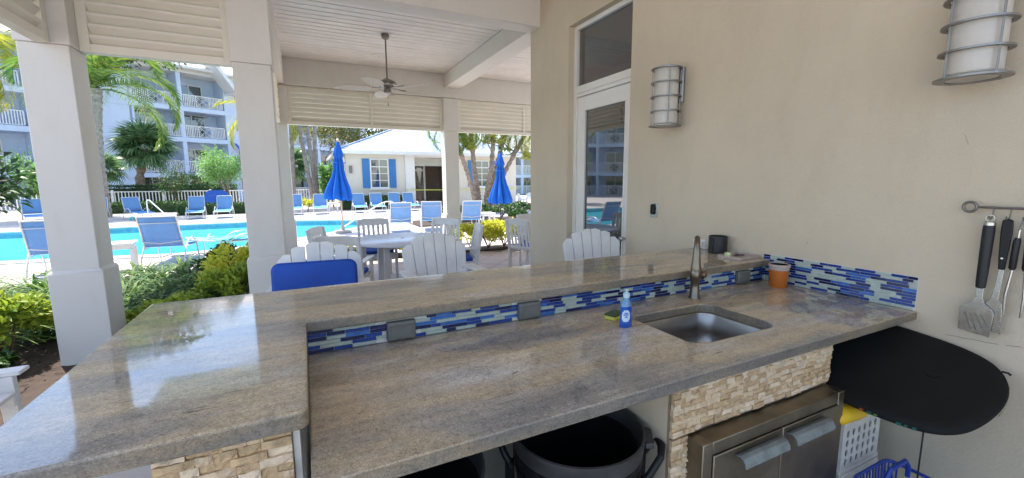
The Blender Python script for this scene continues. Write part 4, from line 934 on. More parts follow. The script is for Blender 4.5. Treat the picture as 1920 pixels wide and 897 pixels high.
def lounger(back=68, flat_=False):
    t_ = thing('pool_lounger', '', 'lounger'); w = .31
    ca, sa = math.cos(R(back)), math.sin(R(back)); bl_ = .68
    hz = .34
    top = (-bl_*ca, hz+bl_*sa)
    for sx in (-1, 1):
        MB().tube([(sx*w, 1.32, .30), (sx*w, .9, .335), (sx*w, .5, hz), (sx*w, 0, hz), (sx*w*.995, -.2*ca, hz+.2*sa*1.0), (sx*w*.97, top[0], top[1])], .0145, 8).build('side_rail', 'lounger_frame', t_, smooth=True)
        MB().tube([(sx*(w+.03), .78, 0), (sx*(w+.03), .70, .26), (sx*(w+.03), .60, .42), (sx*(w+.03), .42, .50), (sx*(w+.03), .20, .47), (sx*(w+.03), .02, .36), (sx*(w+.03), -.12, .16), (sx*(w+.03), -.2, 0)], .014, 8).build('arm_loop', 'lounger_frame', t_, smooth=True)
        MB().tube([(sx*w, 1.28, .305), (sx*w, 1.30, .15), (sx*w, 1.28, 0)], .014, 8).build('leg', 'lounger_frame', t_, smooth=True)
    MB().tube([(-w*.97, top[0], top[1]), (w*.97, top[0], top[1])], .0145, 8).build('head_bar', 'lounger_frame', t_, smooth=True)
    MB().tube([(-w, -.24*ca, hz+.14), (0, -.24*ca-.09, hz+.105), (w, -.24*ca, hz+.14)], .010, 6).build('brace', 'lounger_frame', t_, smooth=True)
    MB().tube([(-w*.98, top[0]*.80-.01, hz+(top[1]-hz)*.80+.015), (-w*.9, top[0]*.8-.03, hz+(top[1]-hz)*.80), (w*.9, top[0]*.8-.03, hz+(top[1]-hz)*.80), (w*.98, top[0]*.8-.01, hz+(top[1]-hz)*.80+.015)], .009, 6).build('brace', 'lounger_frame', t_, smooth=True)
    MB().tube([(-w-.03, -.19, .03), (w+.03, -.19, .03)], .011, 6).build('stretcher', 'lounger_frame', t_, smooth=True)
    MB().tube([(-w, 1.32, .30), (w, 1.32, .30)], .0145, 8).build('foot_bar', 'lounger_frame', t_, smooth=True)
    def sling(pts, name, mat):
        V = []; Fq = []; nx = 8
        for (y, z, sag) in pts:
            for i in range(nx+1):
                u = i/nx*2-1; V.append((u*w*.97, y, z-sag*(1-u*u)))
        for j in range(len(pts)-1):
            for i in range(nx): Fq.append((j*(nx+1)+i, j*(nx+1)+i+1, (j+1)*(nx+1)+i+1, (j+1)*(nx+1)+i))
        mb = MB(); mb.v, mb.f = V, Fq; o = mb.build(name, mat, t_, smooth=True, fix=False)
        sd_ = o.modifiers.new('thick', 'SOLIDIFY'); sd_.thickness = .004
    sling([(1.31, .315, .0), (1.1, .335, .02), (.8, .35, .03), (.5, .352, .03), (.2, .35, .02), (.03, .35, .0)], 'seat_sling', 'sling_blue')
    sling([(-.03*ca, hz+.03*sa, .0), (-.2*ca, hz+.2*sa, .012), (-.4*ca, hz+.4*sa, .012), (-.6*ca, hz+.6*sa, .006), (-bl_*ca, hz+bl_*sa, .0)], 'back_sling', 'sling_back')
    return t_
GL = 'blue sling pool loungers'
l0 = lounger(); l0['group'] = GL; l0.location = (-2.52, 10.35, 0); l0.rotation_euler = (0, 0, R(-4)); l0['label'] = 'blue sling lounger with its back to us, between the two near columns'
for i, (x, y, a, lab) in enumerate((
    (-4.05, 10.25, 8, 'blue sling lounger at the far left edge, partly behind the leftmost column'),
    (2.60, 13.1, -6, 'pale blue lounger seen from behind above the round table'),
    (3.62, 13.3, -14, 'blue lounger half hidden behind the far column'),
    (4.85, 13.0, -8, 'blue lounger seen from behind just right of the far column'),
    (-10.1, 24.4, 205, 'blue lounger across the pool, left of the leftmost column'),
    (-8.25, 24.9, 190, 'blue lounger across the pool beside the tall palm trunk'),
    (-6.95, 24.6, 215, 'blue lounger across the pool with a folded towel below it'),
    (-4.55, 24.2, 186, 'blue lounger in front of the clipped hedge and blue sign'),
    (-3.45, 24.2, 182, 'blue lounger in front of the bright green tree'),
    (-.45, 24.5, 178, 'blue lounger cut off by the column, left of the yellow shrub'),
    (.72, 24.4, 178, 'blue lounger between the yellow shrub and the white side table'),
    (2.62, 24.4, 180, 'blue lounger in the row before the pool house, right of the left umbrella'),
    (3.55, 24.4, 180, 'blue lounger below the left window shutter of the pool house'),
    (4.55, 24.4, 180, 'blue lounger below the right window shutter of the pool house'),
    (5.35, 24.4, 183, 'blue lounger beside the pool house porch post'))):
    clone(l0, (x, y, 0), R(a), lab, GL)
lf = lounger(8); lf.location = (-1.62, 11.1, 0); lf.rotation_euler = (0, 0, R(-72)); lf['group'] = GL; lf['label'] = 'flat white framed lounger with a turquoise towel by the pool edge'
tw = thing('turquoise_towel', 'crumpled turquoise towel lying on the flat lounger', 'towel', (-1.45, 10.95, .365), R(-72))
V = []; Fq = []; r_ = random.Random(5)
for j in range(13):
    for i in range(17): V.append((-.27+.54*j/12+r_.uniform(-.01, .01), -.35+.75*i/16+r_.uniform(-.01, .01), .012+.07*abs(math.sin(i*.9+j*.5))*(1-abs(i/8-1)**2)*r_.uniform(.6, 1)))
for j in range(12):
    for i in range(16): Fq.append((j*17+i, j*17+i+1, (j+1)*17+i+1, (j+1)*17+i))
mb = MB(); mb.v, mb.f = V, Fq; o = mb.build('cloth', 'towel', tw, smooth=True, fix=False); o.modifiers.new('thick', 'SOLIDIFY').thickness = .012

def side_table(loc, rz, label, s=1):
    t_ = thing('side_table', label, 'side table', loc, rz, 'small white side tables')
    MB().box((0, 0, .50), (.5, .5, .04)).build('table_top', 'white_wood', t_, bevel=.006)
    MB().box((0, 0, .44), (.42, .42, .07)).build('apron', 'white_wood', t_)
    for sx in (-1, 1):
        for sy in (-1, 1): MB().box((sx*.2, sy*.2, .2), (.05, .05, .41)).build('leg', 'white_wood', t_)
    return t_
side_table((-3.15, 10.15, 0), R(8), 'white side table between two loungers just right of the leftmost column')
side_table((1.35, 24.6, 0), 0, 'white side table in the lounger row left of the pool house')
side_table((5.65, 13.6, 0), 0, 'white low table beside the right umbrella')

def umbrella(name, label, loc, zt, zb, rb, flare, pole, seed, rz=0):
    t_ = thing('closed_umbrella', label, 'umbrella', loc, rz, 'closed blue patio umbrellas'); r_ = random.Random(seed)
    n = 64; rings = []; H = zt-zb; ph = [r_.uniform(.75, 1.2) for _ in range(8)]
    for (u, r, am) in ((0, .02, 0), (.02, .045, .1), (.10, .09, .18), (.22, .155, .24), (.25, .165, .26), (.262, .125, .3), (.30, .13, .34), (.42, .17, .40), (.48, .165, .42), (.62, .23, .44), (.80, rb*.82, .42), (.94, rb, .40), (1.0, rb*.97, .38)):
        ring = []
        for i in range(n):
            a = 2*math.pi*i/n; k = int(i*8/n) % 8; f = 1-1.25*am*(1-abs(math.cos(4*a)))*ph[k]
            rr = r*f*(1+flare*u*math.cos(a-2.6)); tw_ = a+u*.35
            z = zt-u*H-(.05*u*(1-math.cos(8*a))*.5)+.04*u*flare*math.cos(a-2.6)*3
            ring.append((rr*math.cos(tw_), rr*math.sin(tw_), z))
        rings.append(ring)
    MB().loft(rings, True, False).build('canopy', 'umbrella_canvas', t_, smooth=True, fix=False).data.set_sharp_from_angle(angle=R(75))
    MB().lathe([(.025, 0), (.025, zt)], 12).build('pole', pole, t_, smooth=True)
    MB().lathe([(.028, zt), (.045, zt+.03), (.045, zt+.06), (.02, zt+.085), (0, zt+.09)], 12).build('finial', pole, t_, smooth=True)
    MB().lathe([(.26, 0), (.27, .02), (.26, .06), (.06, .08), (.045, .30), (.03, .31)], 24).build('base', 'dark_pole' if pole == 'dark_pole' else 'gray_block', t_, smooth=True)
    MB().tube([(.185*math.cos(R(a)), .185*math.sin(R(a)), zt-.37*H) for a in range(0, 360, 20)], .014, 6, closed=True).build('tie_strap', 'umbrella_canvas', t_, smooth=True)
    return t_
umbrella('u', 'closed blue umbrella on a wooden pole, flared at the bottom, left one', (1.04, 14.5, 0), 2.85, 1.07, .46, .22, 'umbrella_pole', 3)
umbrella('u', 'closed slim blue umbrella on a dark pole before the palm clump', (6.15, 13.5, 0), 2.58, .86, .43, .02, 'dark_pole', 8)
hr = thing('pool_handrail', 'white stainless pool handrail sloping into the water', 'handrail', (2.6, 16.6, 0))
for dy in (0, ):
    MB().tube([(.62, .35, -.02), (.62, .35, .55), (.56, .33, .74), (.42, .28, .84), (.22, .2, .84), (.0, .1, .78), (-.9, -.6, .36), (-1.75, -1.3, -.1), (-1.95, -1.45, -.3)], .024, 10).build('rail', 'white_wood', hr, smooth=True)
    MB().lathe([(.05, 0), (.05, .01), (.03, .02)], 16, (.62, .35, -.005)).build('flange', 'brushed_steel', hr, smooth=True)
hr = thing('pool_ladder_rail', 'white post rail across the pool beside the clipped hedge', 'handrail', (-5.75, 21.9, 0))
MB().tube([(0, 0, -.02), (.0, 0, .85), (.03, -.02, .92), (.10, -.05, .92), (.55, -.35, .45), (.75, -.5, .2), (.78, -.52, -.02)], .022, 8).build('rail', 'white_wood', hr, smooth=True)
MB().lathe([(.05, 0), (.05, .01), (.03, .02)], 16, (0, 0, -.005)).build('flange', 'brushed_steel', hr, smooth=True)

# ------------------------------------------------------------------ foliage tools
rg = np.random.default_rng(11)
def unit(a): return a/np.maximum(1e-9, np.linalg.norm(a, axis=-1, keepdims=True))
def leafcloud(name, C, D, L, Wd, mat, parent=None, fold=.25, kind=None):
    """C centres (n,3), D leaf directions (n,3); each leaf is two quads folded along the midrib"""
    n = len(C); D = unit(D); up = unit(np.stack([rg.normal(size=n)*.5, rg.normal(size=n)*.5, np.ones(n)], 1))
    S = unit(np.cross(D, up)); U = np.cross(S, D)
    L = np.broadcast_to(np.asarray(L, float), (n,))[:, None]*rg.uniform(.7, 1.25, (n, 1)); Wd = np.broadcast_to(np.asarray(Wd, float), (n,))[:, None]*rg.uniform(.75, 1.2, (n, 1))
    a = C-D*L*.45; m = C+U*L*-.02; tip = C+D*L*.5-U*L*.10
    l = C-S*Wd*.5+U*Wd*fold; r = C+S*Wd*.5+U*Wd*fold
    V = np.stack([a, l, tip, m, r], 1).reshape(-1, 3); o = np.arange(n)[:, None]*5
    Fq = np.concatenate([o+np.array([[0, 3, 2, 1]]), o+np.array([[0, 4, 2, 3]])], 0)
    return npmesh(name, V, Fq, mat, parent, kind)
def blobpts(n, r, shell=.55, clumps=14, cl=.45):
    """points in an uneven ellipsoid: clumps on the shell plus filler"""
    cc = unit(rg.normal(size=(clumps, 3))); cc[:, 2] = np.abs(cc[:, 2])*.9-.15; cc *= rg.uniform(shell, 1.0, (clumps, 1))
    k = rg.integers(0, clumps, n); off = unit(rg.normal(size=(n, 3)))*(rg.random((n, 1))**.4)*cl
    P = cc[k]+off; N_ = unit(P*.6+off*1.0+np.array([0, 0, .15])); return P*np.array(r), N_
def shrub(name, label, cat, loc, r, n, L, Wd, mat, group=None, clumps=14, stem='bark_dark', cl=.45):
    t_ = thing(name, label, cat, loc, 0, group); P, N_ = blobpts(n, r, clumps=clumps, cl=cl); P[:, 2] += r[2]; P[:, 2] = np.maximum(P[:, 2], .02)
    D = N_+rg.normal(size=P.shape)*.55; leafcloud('foliage', P, D, L, Wd, mat, t_)
    for k in range(5):
        a = rg.uniform(0, 6.28); MB().tube([(0, 0, 0), (.3*r[0]*math.cos(a), .3*r[1]*math.sin(a), r[2]*.8), (.6*r[0]*math.cos(a), .6*r[1]*math.sin(a), r[2]*1.4)], [.016, .012, .005], 5).build('stem', stem, t_)
    return t_
def hedge(name, label, x0, x1, y0, y1, h, mat, dens=900, L=.06, Wd=.035, group=None, z0=0):
    cx, cy = (x0+x1)/2, (y0+y1)/2; t_ = thing(name, label, 'hedge', (cx, cy, z0), 0, group); w, d = x1-x0, y1-y0
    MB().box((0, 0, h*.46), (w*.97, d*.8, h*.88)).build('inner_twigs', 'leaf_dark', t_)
    At, Af, As = w*d, w*h, d*h; n = int(dens*(At+Af*2+As*2)); q = rg.random(n)*(At+2*Af+2*As); P = np.empty((n, 3)); N_ = np.empty((n, 3))
    u, v2 = rg.random(n)-.5, rg.random(n)
    m0 = q < At; m1 = (q >= At) & (q < At+Af); m2 = (q >= At+Af) & (q < At+2*Af); m3 = q >= At+2*Af
    P[m0] = np.stack([u*w, (v2-.5)*d, np.full(n, h)], 1)[m0]; N_[m0] = (0, 0, 1)
    for m_, s in ((m1, -1), (m2, 1)): P[m_] = np.stack([u*w, np.full(n, s*d/2), v2*h], 1)[m_]; N_[m_] = (0, s, .35)
    sg = np.where(rg.random(n) < .5, -1, 1); P[m3] = np.stack([sg*w/2, u*d, v2*h], 1)[m3]; N_[m3] = np.stack([sg, sg*0, sg*0+.3], 1)[m3]
    P += N_*(rg.normal(size=(n, 1))*.03)+rg.normal(size=(n, 3))*.02; P[:, 2] = np.maximum(P[:, 2], .01)
    leafcloud('foliage', P, N_+rg.normal(size=(n, 3))*.6, L, Wd, mat, t_); return t_
def strap(name, label, loc, n, L, w, mat, group, cat='plant'):
    t_ = thing(name, label, cat, loc, 0, group); V = []; Fq = []; K = 6
    for i in range(n):
        a = rg.uniform(0, 6.28); el = R(rg.uniform(35, 88)); ln = L*rg.uniform(.6, 1.15); d = np.array([math.cos(a), math.sin(a)]); sd_ = np.array([-d[1], d[0], 0])
        p = np.array([rg.normal()*.04, rg.normal()*.04, 0.]); e = el; o = len(V)
        for k in range(K+1):
            u = k/K; ww = w*(1-u**2.2)*(.55+.45*min(1, u*4))
            V += [p-sd_*ww/2, p+np.array([0, 0, -ww*.12]), p+sd_*ww/2]
            st = ln/K; p = p+np.array([d[0]*math.cos(e)*st, d[1]*math.cos(e)*st, math.sin(e)*st]); e -= R(rg.uniform(14, 26))*(el/1.2)
            if p[2] < .03: p[2] = .03
        for k in range(K):
            for s in (0, 1): Fq.append((o+k*3+s, o+k*3+s+1, o+k*3+s+4, o+k*3+s+3))
    npmesh('leaves', np.array(V), np.array(Fq), mat, t_); return t_
def frond_mesh(name, L, mat, arch=1.0, el0=45, nl=44, leaf=.55, droop=.8, lw=.03, seed=0):
    r_ = np.random.default_rng(seed); K = nl; p = np.zeros(3); e = R(el0); V = []; Fq = []; pts = []
    for k in range(K+1):
        pts.append((p.copy(), e)); st = L/K; p = p+np.array([math.cos(e)*st, 0, math.sin(e)*st]); e -= arch*R(2.6)*(40/K)*(.5+1.0*k/K)
    for k in range(3, K+1):
        u = k/K; p, e = pts[k]; tan = np.array([math.cos(e), 0, math.sin(e)]); ll = leaf*(math.sin(math.pi*min(.97, .12+.86*u))**.75)*r_.uniform(.85, 1.1)
        for s in (-1, 1):
            d = unit(tan*(.45+.5*u)+np.array([0, s*1.0, .25])+r_.normal(size=3)*.06); o = len(V); q = p.copy(); wv = unit(np.cross(d, np.array([0, 0, 1.]))+tan*.3)
            dd = d.copy()
            for j in range(4):
                ww = lw*(1, 1.0, .75, .08)[j]; V += [q-wv*ww/2, q+wv*ww/2]; q = q+dd*ll/3; dd = unit(dd+np.array([0, 0, -droop*(.35+.4*j)]))
            for j in range(3): Fq.append((o+2*j, o+2*j+1, o+2*j+3, o+2*j+2))
    # rachis
    for k in range(0, K, 2):
        (p, e), (p2, e2) = pts[k], pts[min(k+2, K)]; w = .03*(1-k/K)+.006; o = len(V)
        for q, ee in ((p, e), (p2, e2)):
            nrm = np.array([-math.sin(ee), 0, math.cos(ee)]); V += [q+np.array([0, -w/2, 0]), q+nrm*w*.5, q+np.array([0, w/2, 0]), q-nrm*w*.5]
        for j in range(4): Fq.append((o+j, o+(j+1) % 4, o+4+(j+1) % 4, o+4+j))
    me = npmesh(name, np.array(V), np.array(Fq), mat); m_ = me.data; bpy.data.objects.remove(me); return m_
FR = {}
def trunk_mesh(path, rads, mat, name, parent, rough=.12, n=12, rings=40):
    """resampled tube with stacked leaf scar ridges"""
    P = [Vector(p) for p in path]; out = []; rr = []
    for i in range(rings+1):
        u = i/rings*(len(P)-1); k = min(int(u), len(P)-2); f = u-k
        p0 = P[max(k-1, 0)]; p1 = P[k]; p2 = P[k+1]; p3 = P[min(k+2, len(P)-1)]
        out.append(.5*((2*p1)+(p2-p0)*f+(2*p0-5*p1+4*p2-p3)*f*f+(-p0+3*p1-3*p2+p3)*f**3)); rr.append((rads[k]*(1-f)+rads[k+1]*f)*(1+rough*(1 if i % 2 else -.6)*rnd.uniform(.6, 1.2)))
    return MB().tube(out, rr, n).build(name, mat, parent, fix=False)
def palm(name, label, path, rads, nf, L, mat, bark, group=None, seed=0, leaf=.6, droop=.8, els=(70, -25), arch=1.0, parent=None, az0=None, nl=44, lw=.034):
    base = path[0]
    t_ = parent or thing(name, label, 'palm tree', base, 0, group)
    off = Vector(base) if parent is None else parent.location
    lp = [tuple(Vector(p)-off) for p in path]; trunk_mesh(lp, rads, bark, 'trunk', t_, .22 if bark == 'bark_brown' else .1)
    top = Vector(lp[-1]); r_ = random.Random(seed); ms = []
    for k in range(4): ms.append(frond_mesh('frond', L*r_.uniform(.9, 1.1), mat, arch*r_.uniform(.8, 1.25), 10, nl, leaf, droop, lw, seed*7+k))
    for k in range(nf):
        u = k/max(1, nf-1); o = bpy.data.objects.new('frond', r_.choice(ms)); COL.objects.link(o); o.parent = t_; o.location = top+Vector((0, 0, .05*(1-u)))
        az = (az0 if az0 is not None else 0)+k*2.39996+r_.uniform(-.2, .2); el = R(els[0]*(1-u)+els[1]*u+r_.uniform(-8, 8))
        o.rotation_euler = (Matrix.Rotation(az, 3, 'Z') @ Matrix.Rotation(-el, 3, 'Y') @ Matrix.Rotation(r_.uniform(-.3, .3), 3, 'X')).to_euler()
    return t_
def fan_palm(name, label, path, rads, nf, Rf, mat, bark, group=None, seed=0):
    t_ = thing(name, label, 'palm tree', path[0], 0, group); off = Vector(path[0]); lp = [tuple(Vector(p)-off) for p in path]; trunk_mesh(lp, rads, bark, 'trunk', t_, .25, 10, 16)
    r_ = random.Random(seed); top = Vector(lp[-1]); ms = []
    for v_ in range(4):
        V = []; Fq = []; K = 26; pl = Rf*.55
        V += [(0, -.012, 0), (0, .012, 0), (pl, .008, .0), (pl, -.008, .0)]; Fq.append((0, 1, 2, 3))
        for k in range(K):
            a = R(-135+270*k/(K-1)); ln = Rf*.75*(.75+.25*math.cos(a*.6))*r_.uniform(.9, 1.08); d = Vector((math.cos(a), math.sin(a), .15*math.cos(2*a)-.12)); s = Vector((-math.sin(a), math.cos(a), 0)); o = len(V); p = Vector((pl, 0, 0)); w = Rf*.09
            for j, (ww, dz) in enumerate(((.3, 0), (1, -.01), (.7, -.05), (.05, -.22))): q = p+d*ln*(j/3)+Vector((0, 0, dz*Rf*1.2)); V += [tuple(q-s*w*ww/2), tuple(q+s*w*ww/2)]
            for j in range(3): Fq.append((o+2*j, o+2*j+1, o+2*j+3, o+2*j+2))
        ob_ = npmesh('fan_leaf', np.array(V), np.array(Fq), mat); ms.append(ob_.data); bpy.data.objects.remove(ob_)
    for k in range(nf):
        u = k/(nf-1); o = bpy.data.objects.new('fan_leaf', r_.choice(ms)); COL.objects.link(o); o.parent = t_; o.location = top
        o.rotation_euler = (Matrix.Rotation(k*2.4+r_.uniform(-.2, .2), 3, 'Z') @ Matrix.Rotation(-R(85-130*u+r_.uniform(-8, 8)), 3, 'Y') @ Matrix.Rotation(r_.uniform(-.4, .4), 3, 'X')).to_euler()
    return t_
def tree(name, label, base, h, crown_c, r, n, L, Wd, mat, bark='bark_dark', tr=.12, clumps=26, cl=.33, group=None, limbs=7, cat='tree'):
    t_ = thing(name, label, cat, base, 0, group); cc = Vector(crown_c)-Vector(base)
    MB().tube([(0, 0, 0), (cc.x*.3+.03, cc.y*.3, h*.5), (cc.x*.7, cc.y*.7, h)], [tr, tr*.75, tr*.5], 8).build('trunk', bark, t_, smooth=True)
    for k in range(limbs):
        a = 6.28*k/limbs+rg.uniform(-.3, .3); e = Vector((cc.x+r[0]*.7*math.cos(a), cc.y+r[1]*.7*math.sin(a), cc.z+r[2]*rg.uniform(-.1, .6)))
        s = Vector((cc.x*.5, cc.y*.5, h*rg.uniform(.55, .95))); MB().tube([s, s.lerp(e, .5)+Vector((0, 0, .1*r[2])), e], [tr*.45, tr*.3, tr*.08], 6).build('limb', bark, t_, smooth=True)
    cc2 = unit(rg.normal(size=(clumps, 3)))*rg.uniform(.35, .95, (clumps, 1)); k = rg.integers(0, clumps, n); off = rg.normal(size=(n, 3))*cl*.55
    P = (cc2[k]+off)*np.array(r)+np.array(cc); D = unit(off+cc2[k]*.5)+rg.normal(size=(n, 3))*.5
    leafcloud('crown', P, D, L, Wd, mat, t_); return t_

# ------------------------------------------------------------------ garden beds beside the bar
GS = 'strap leaved plants in the garden bed'
spots = [(-3.35, 7.9), (-2.9, 7.2), (-2.35, 8.3), (-2.45, 6.6), (-1.9, 7.6), (-1.75, 6.9), (-1.45, 8.2), (-1.6, 6.1), (-1.3, 7.2), (-2.1, 5.9), (-1.15, 6.4), (-2.8, 6.3), (-1.0, 7.7), (-1.25, 5.6), (-3.0, 8.5), (-1.9, 8.6), (-2.2, 7.2), (-2.65, 7.8), (-1.55, 7.45), (-1.75, 5.5), (-2.0, 6.4), (-1.35, 6.75), (-1.05, 8.3), (-2.45, 5.75)]
WH = ('nearest the pool', 'beside the lounger feet', 'in the middle of the bed', 'close to the left column', 'near the second column')
ORD = ('first', 'second', 'third', 'fourth', 'fifth', 'sixth', 'seventh', 'eighth', 'ninth', 'tenth', 'eleventh', 'twelfth')
def rowname(pts, x, y, cuts):
    row = 0 if y > cuts[1] else (1 if y > cuts[0] else 2); same = sorted(p for p in pts if (0 if p[1] > cuts[1] else (1 if p[1] > cuts[0] else 2)) == row)
    return ORD[same.index((x, y))]+' from left in '+('poolside', 'middle', 'near')[row]+' row'
for i, (x, y) in enumerate(spots):
    strap('strap_plant', 'green strap leaved plant between near columns, '+rowname(spots, x, y, (6.65, 7.65)), (x, y, .03), 60, rg.uniform(.7, .95), .034, 'leaf_strap', GS)
spots2 = [(-3.9, 7.6), (-3.5, 6.9), (-3.1, 5.9), (-4.3, 6.6), (-2.75, 5.3), (-3.6, 5.6), (-4.6, 7.6), (-4.2, 8.3), (-3.3, 8.6)]
for i, (x, y) in enumerate(spots2):
    strap('strap_plant', 'pale strap leaved plant left of all columns, '+rowname(spots2, x, y, (6.2, 7.5)), (x, y, .03), 64, rg.uniform(.7, .95), .036, 'leaf_strap_pale' if i % 3 else 'leaf_strap', 'pale strap plants left of the column')
GY = 'yellow green shrubs by the columns'
for (x, y, r, lab, mt) in ((-.86, 6.55, (.42, .42, .42), 'yellow green shrub against the left side of the second column', 'leaf_gold'),
                       (-.80, 5.75, (.36, .34, .33), 'green leafy shrub low in front of the second column', 'leaf_yellow'),
                       (-1.35, 5.45, (.36, .26, .22), 'low yellow green shrub just beyond the bar corner', 'leaf_yellow'),
                       (-1.15, 7.6, (.35, .3, .33), 'small dark leafed shrub by the flat lounger', 'leaf_dark'),
                       (-2.42, 5.10, (.30, .34, .37), 'yellow green shrub beside the leftmost column base', 'leaf_yellow'),
                       (-2.36, 4.55, (.20, .24, .16), 'low green shrub at the lower left in the mulch', 'leaf_hedge'),
                       (-3.1, 4.7, (.34, .34, .34), 'yellow green shrub at the left edge above the white chair arm', 'leaf_yellow')):
    shrub('broadleaf_shrub', lab, 'shrub', (x, y, .03), r, 1500, .085, .042, mt, GY, 20, cl=.33)
# mulch litter: uncountable twigs
n = 4200; P = np.stack([rg.uniform(-5.5, -.3, n), rg.uniform(3.1, 8.8, n), rg.uniform(.032, .05, n)], 1); P = P[(P[:, 1] > 5.3) | (P[:, 0] < -1.25)]
D = rg.normal(size=P.shape); D[:, 2] *= .15; lt_ = leafcloud('mulch_chips', P, D, .07, .012, 'mulch', fold=.1, kind='stuff'); lt_['label'] = 'loose brown mulch chips in the garden bed'
tree('flowering_tree', 'dark glossy leaved small tree with pink flowers at the left edge', (-3.75, 6.3, .03), 1.5, (-3.05, 6.2, 1.62), (.62, .6, .42), 620, .13, .055, 'leaf_dark', tr=.04, clumps=18, limbs=6)
for k in range(7):
    fo = MB(); c = Vector((-3.05+rg.uniform(-.25, .5), 6.1+rg.uniform(-.5, .1), 1.62+rg.uniform(-.3, .3)))-Vector((-3.75, 6.3, .03))
    for j in range(5):
        a = j*1.257; fo.add([c, c+Vector((.03*math.cos(a-.5), .03*math.sin(a-.5), .012)), c+Vector((.05*math.cos(a), .05*math.sin(a), .005)), c+Vector((.03*math.cos(a+.5), .03*math.sin(a+.5), .012))], [(0, 1, 2, 3)])
    fo.build('flower', 'flower_pink', bpy.data.objects['flowering_tree'], fix=False)
# golden shrubs beyond the dining patio
gx = [(.25, 9.25, .26), (.75, 9.3, .2), (1.55, 9.3, .27), (2.05, 9.25, .22), (2.55, 9.2, .27), (3.42, 9.2, .44), (3.82, 9.1, .48), (4.25, 9.15, .5), (4.68, 9.1, .48), (5.1, 9.15, .46)]
NM = ('leftmost of the golden shrubs behind the table', 'small golden shrub left of the far dining chair', 'golden shrub behind the table just right of the far dining chair', 'small golden shrub low behind the round table', 'golden shrub just left of the far column', 'golden shrub just right of the far column', 'second golden shrub right of the far column', 'third golden shrub right of the far column', 'golden shrub left of the bar wall end chairs', 'golden shrub partly hidden by the bar wall end')
for (x, y, r), lab in zip(gx, NM): shrub('golden_shrub', lab, 'shrub', (x, y, .034), (r*1.05, r*.9, r*.72), 1500, .07, .042, 'leaf_gold', 'golden shrubs edging the patio', 16, cl=.36)
for i, (x, y, r) in enumerate([(4.65, 16.3, .45), (5.5, 15.9, .55), (6.3, 16.2, .6), (7.2, 15.8, .6), (8.1, 16.1, .62), (9.0, 15.9, .62), (10.0, 16.2, .6), (6.0, 15.2, .38), (7.6, 15.1, .4)]):
    shrub('green_shrub', ('small green shrub in the deck bed left of the far column', 'green shrub first to the right of the far column', 'second green shrub right of the far column, rear row', 'third green shrub in the rear row, left of the umbrella', 'fourth green shrub in the rear row, behind the umbrella pole', 'fifth green shrub in the rear row, right of the umbrella', 'last green shrub of the rear row beside the bar wall end', 'low green shrub in the front row left of the umbrella', 'low green shrub in the front row right of the umbrella pole')[i], 'shrub', (x, y, .034), (r, r*.9, r*.62), 1000, .10, .055, 'leaf_hedge', 'green shrubs behind the right umbrella' if i else None, 16, cl=.36)
shrub('clipped_shrub', 'yellow green clipped shrub beside the pool house porch', 'shrub', (5.15, 18.6, 0), (.33, .33, .36), 800, .08, .05, 'leaf_yellow', None, 16)
shrub('yellow_shrub', 'round yellow shrub between two loungers left of the left umbrella', 'shrub', (.12, 25.6, 0), (.55, .45, .42), 900, .10, .07, 'leaf_gold', None, 16)
shrub('yellow_shrub', 'small yellow shrub beside the bright green tree across the pool', 'shrub', (-4.1, 28.0, 0), (.45, .4, .42), 500, .10, .07, 'leaf_gold', None, 12)

# ------------------------------------------------------------------ across the pool
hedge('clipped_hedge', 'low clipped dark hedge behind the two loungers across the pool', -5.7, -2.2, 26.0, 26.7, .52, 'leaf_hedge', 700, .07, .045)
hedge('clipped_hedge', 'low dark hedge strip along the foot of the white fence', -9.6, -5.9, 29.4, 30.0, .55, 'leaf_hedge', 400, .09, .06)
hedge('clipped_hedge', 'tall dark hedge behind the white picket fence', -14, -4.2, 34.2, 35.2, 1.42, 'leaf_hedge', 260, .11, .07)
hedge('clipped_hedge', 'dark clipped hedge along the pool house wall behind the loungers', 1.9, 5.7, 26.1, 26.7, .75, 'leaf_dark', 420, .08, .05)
fn = thing('picket_fence', 'white metal picket fence across the pool', 'fence', (-6, 33, 0))
x = -9.0
while x < 9.0:
    pk = MB()
    for k in range(15): pk.span((x+.08+.16*k, -.02, .08), (x+.125+.16*k, .02, 1.08))
    pk.span((x+.05, -.025, 1.06), (x+2.35, .025, 1.12)).span((x+.05, -.02, .10), (x+2.35, .02, .15)); pk.build('picket_panel', 'white_wood', fn)
    MB().span((x-.05, -.05, 0), (x+.05, .05, 1.2)).build('post', 'white_wood', fn); x += 2.4
sg_ = thing('towel_bin', 'blue arched panel with white lettering behind a lounger across the pool', 'sign', (-4.25, 27.6, 0))
MB().prism([(-.52, .0), (.52, .0), (.52, .95), (.45, 1.1), (.3, 1.2), (-.3, 1.2), (-.45, 1.1), (-.52, .95)], -.1, .1, Matrix(((1, 0, 0, 0), (0, 0, 1, 0), (0, 1, 0, 0), (0, 0, 0, 1)))).build('panel', 'awning_blue', sg_)
for x0, x1, z in ((-.33, -.20, .92), (-.17, -.02, .95), (.02, .2, .92), (.24, .34, .95)): MB().bar((x0, -.104, z-.05), (x1, -.104, z+.06), .004, .035, (0, 1, 0)).build('lettering', 'white_plastic', sg_)
fp = [(-6.6, 24.3), ]
tw2 = thing('rolled_towel', 'small folded green towel lying under the angled lounger', 'towel', (-6.6, 24.0, 0)); MB().box((0, 0, .06), (.7, .35, .12)).build('cloth', 'towel', tw2, bevel=.04)

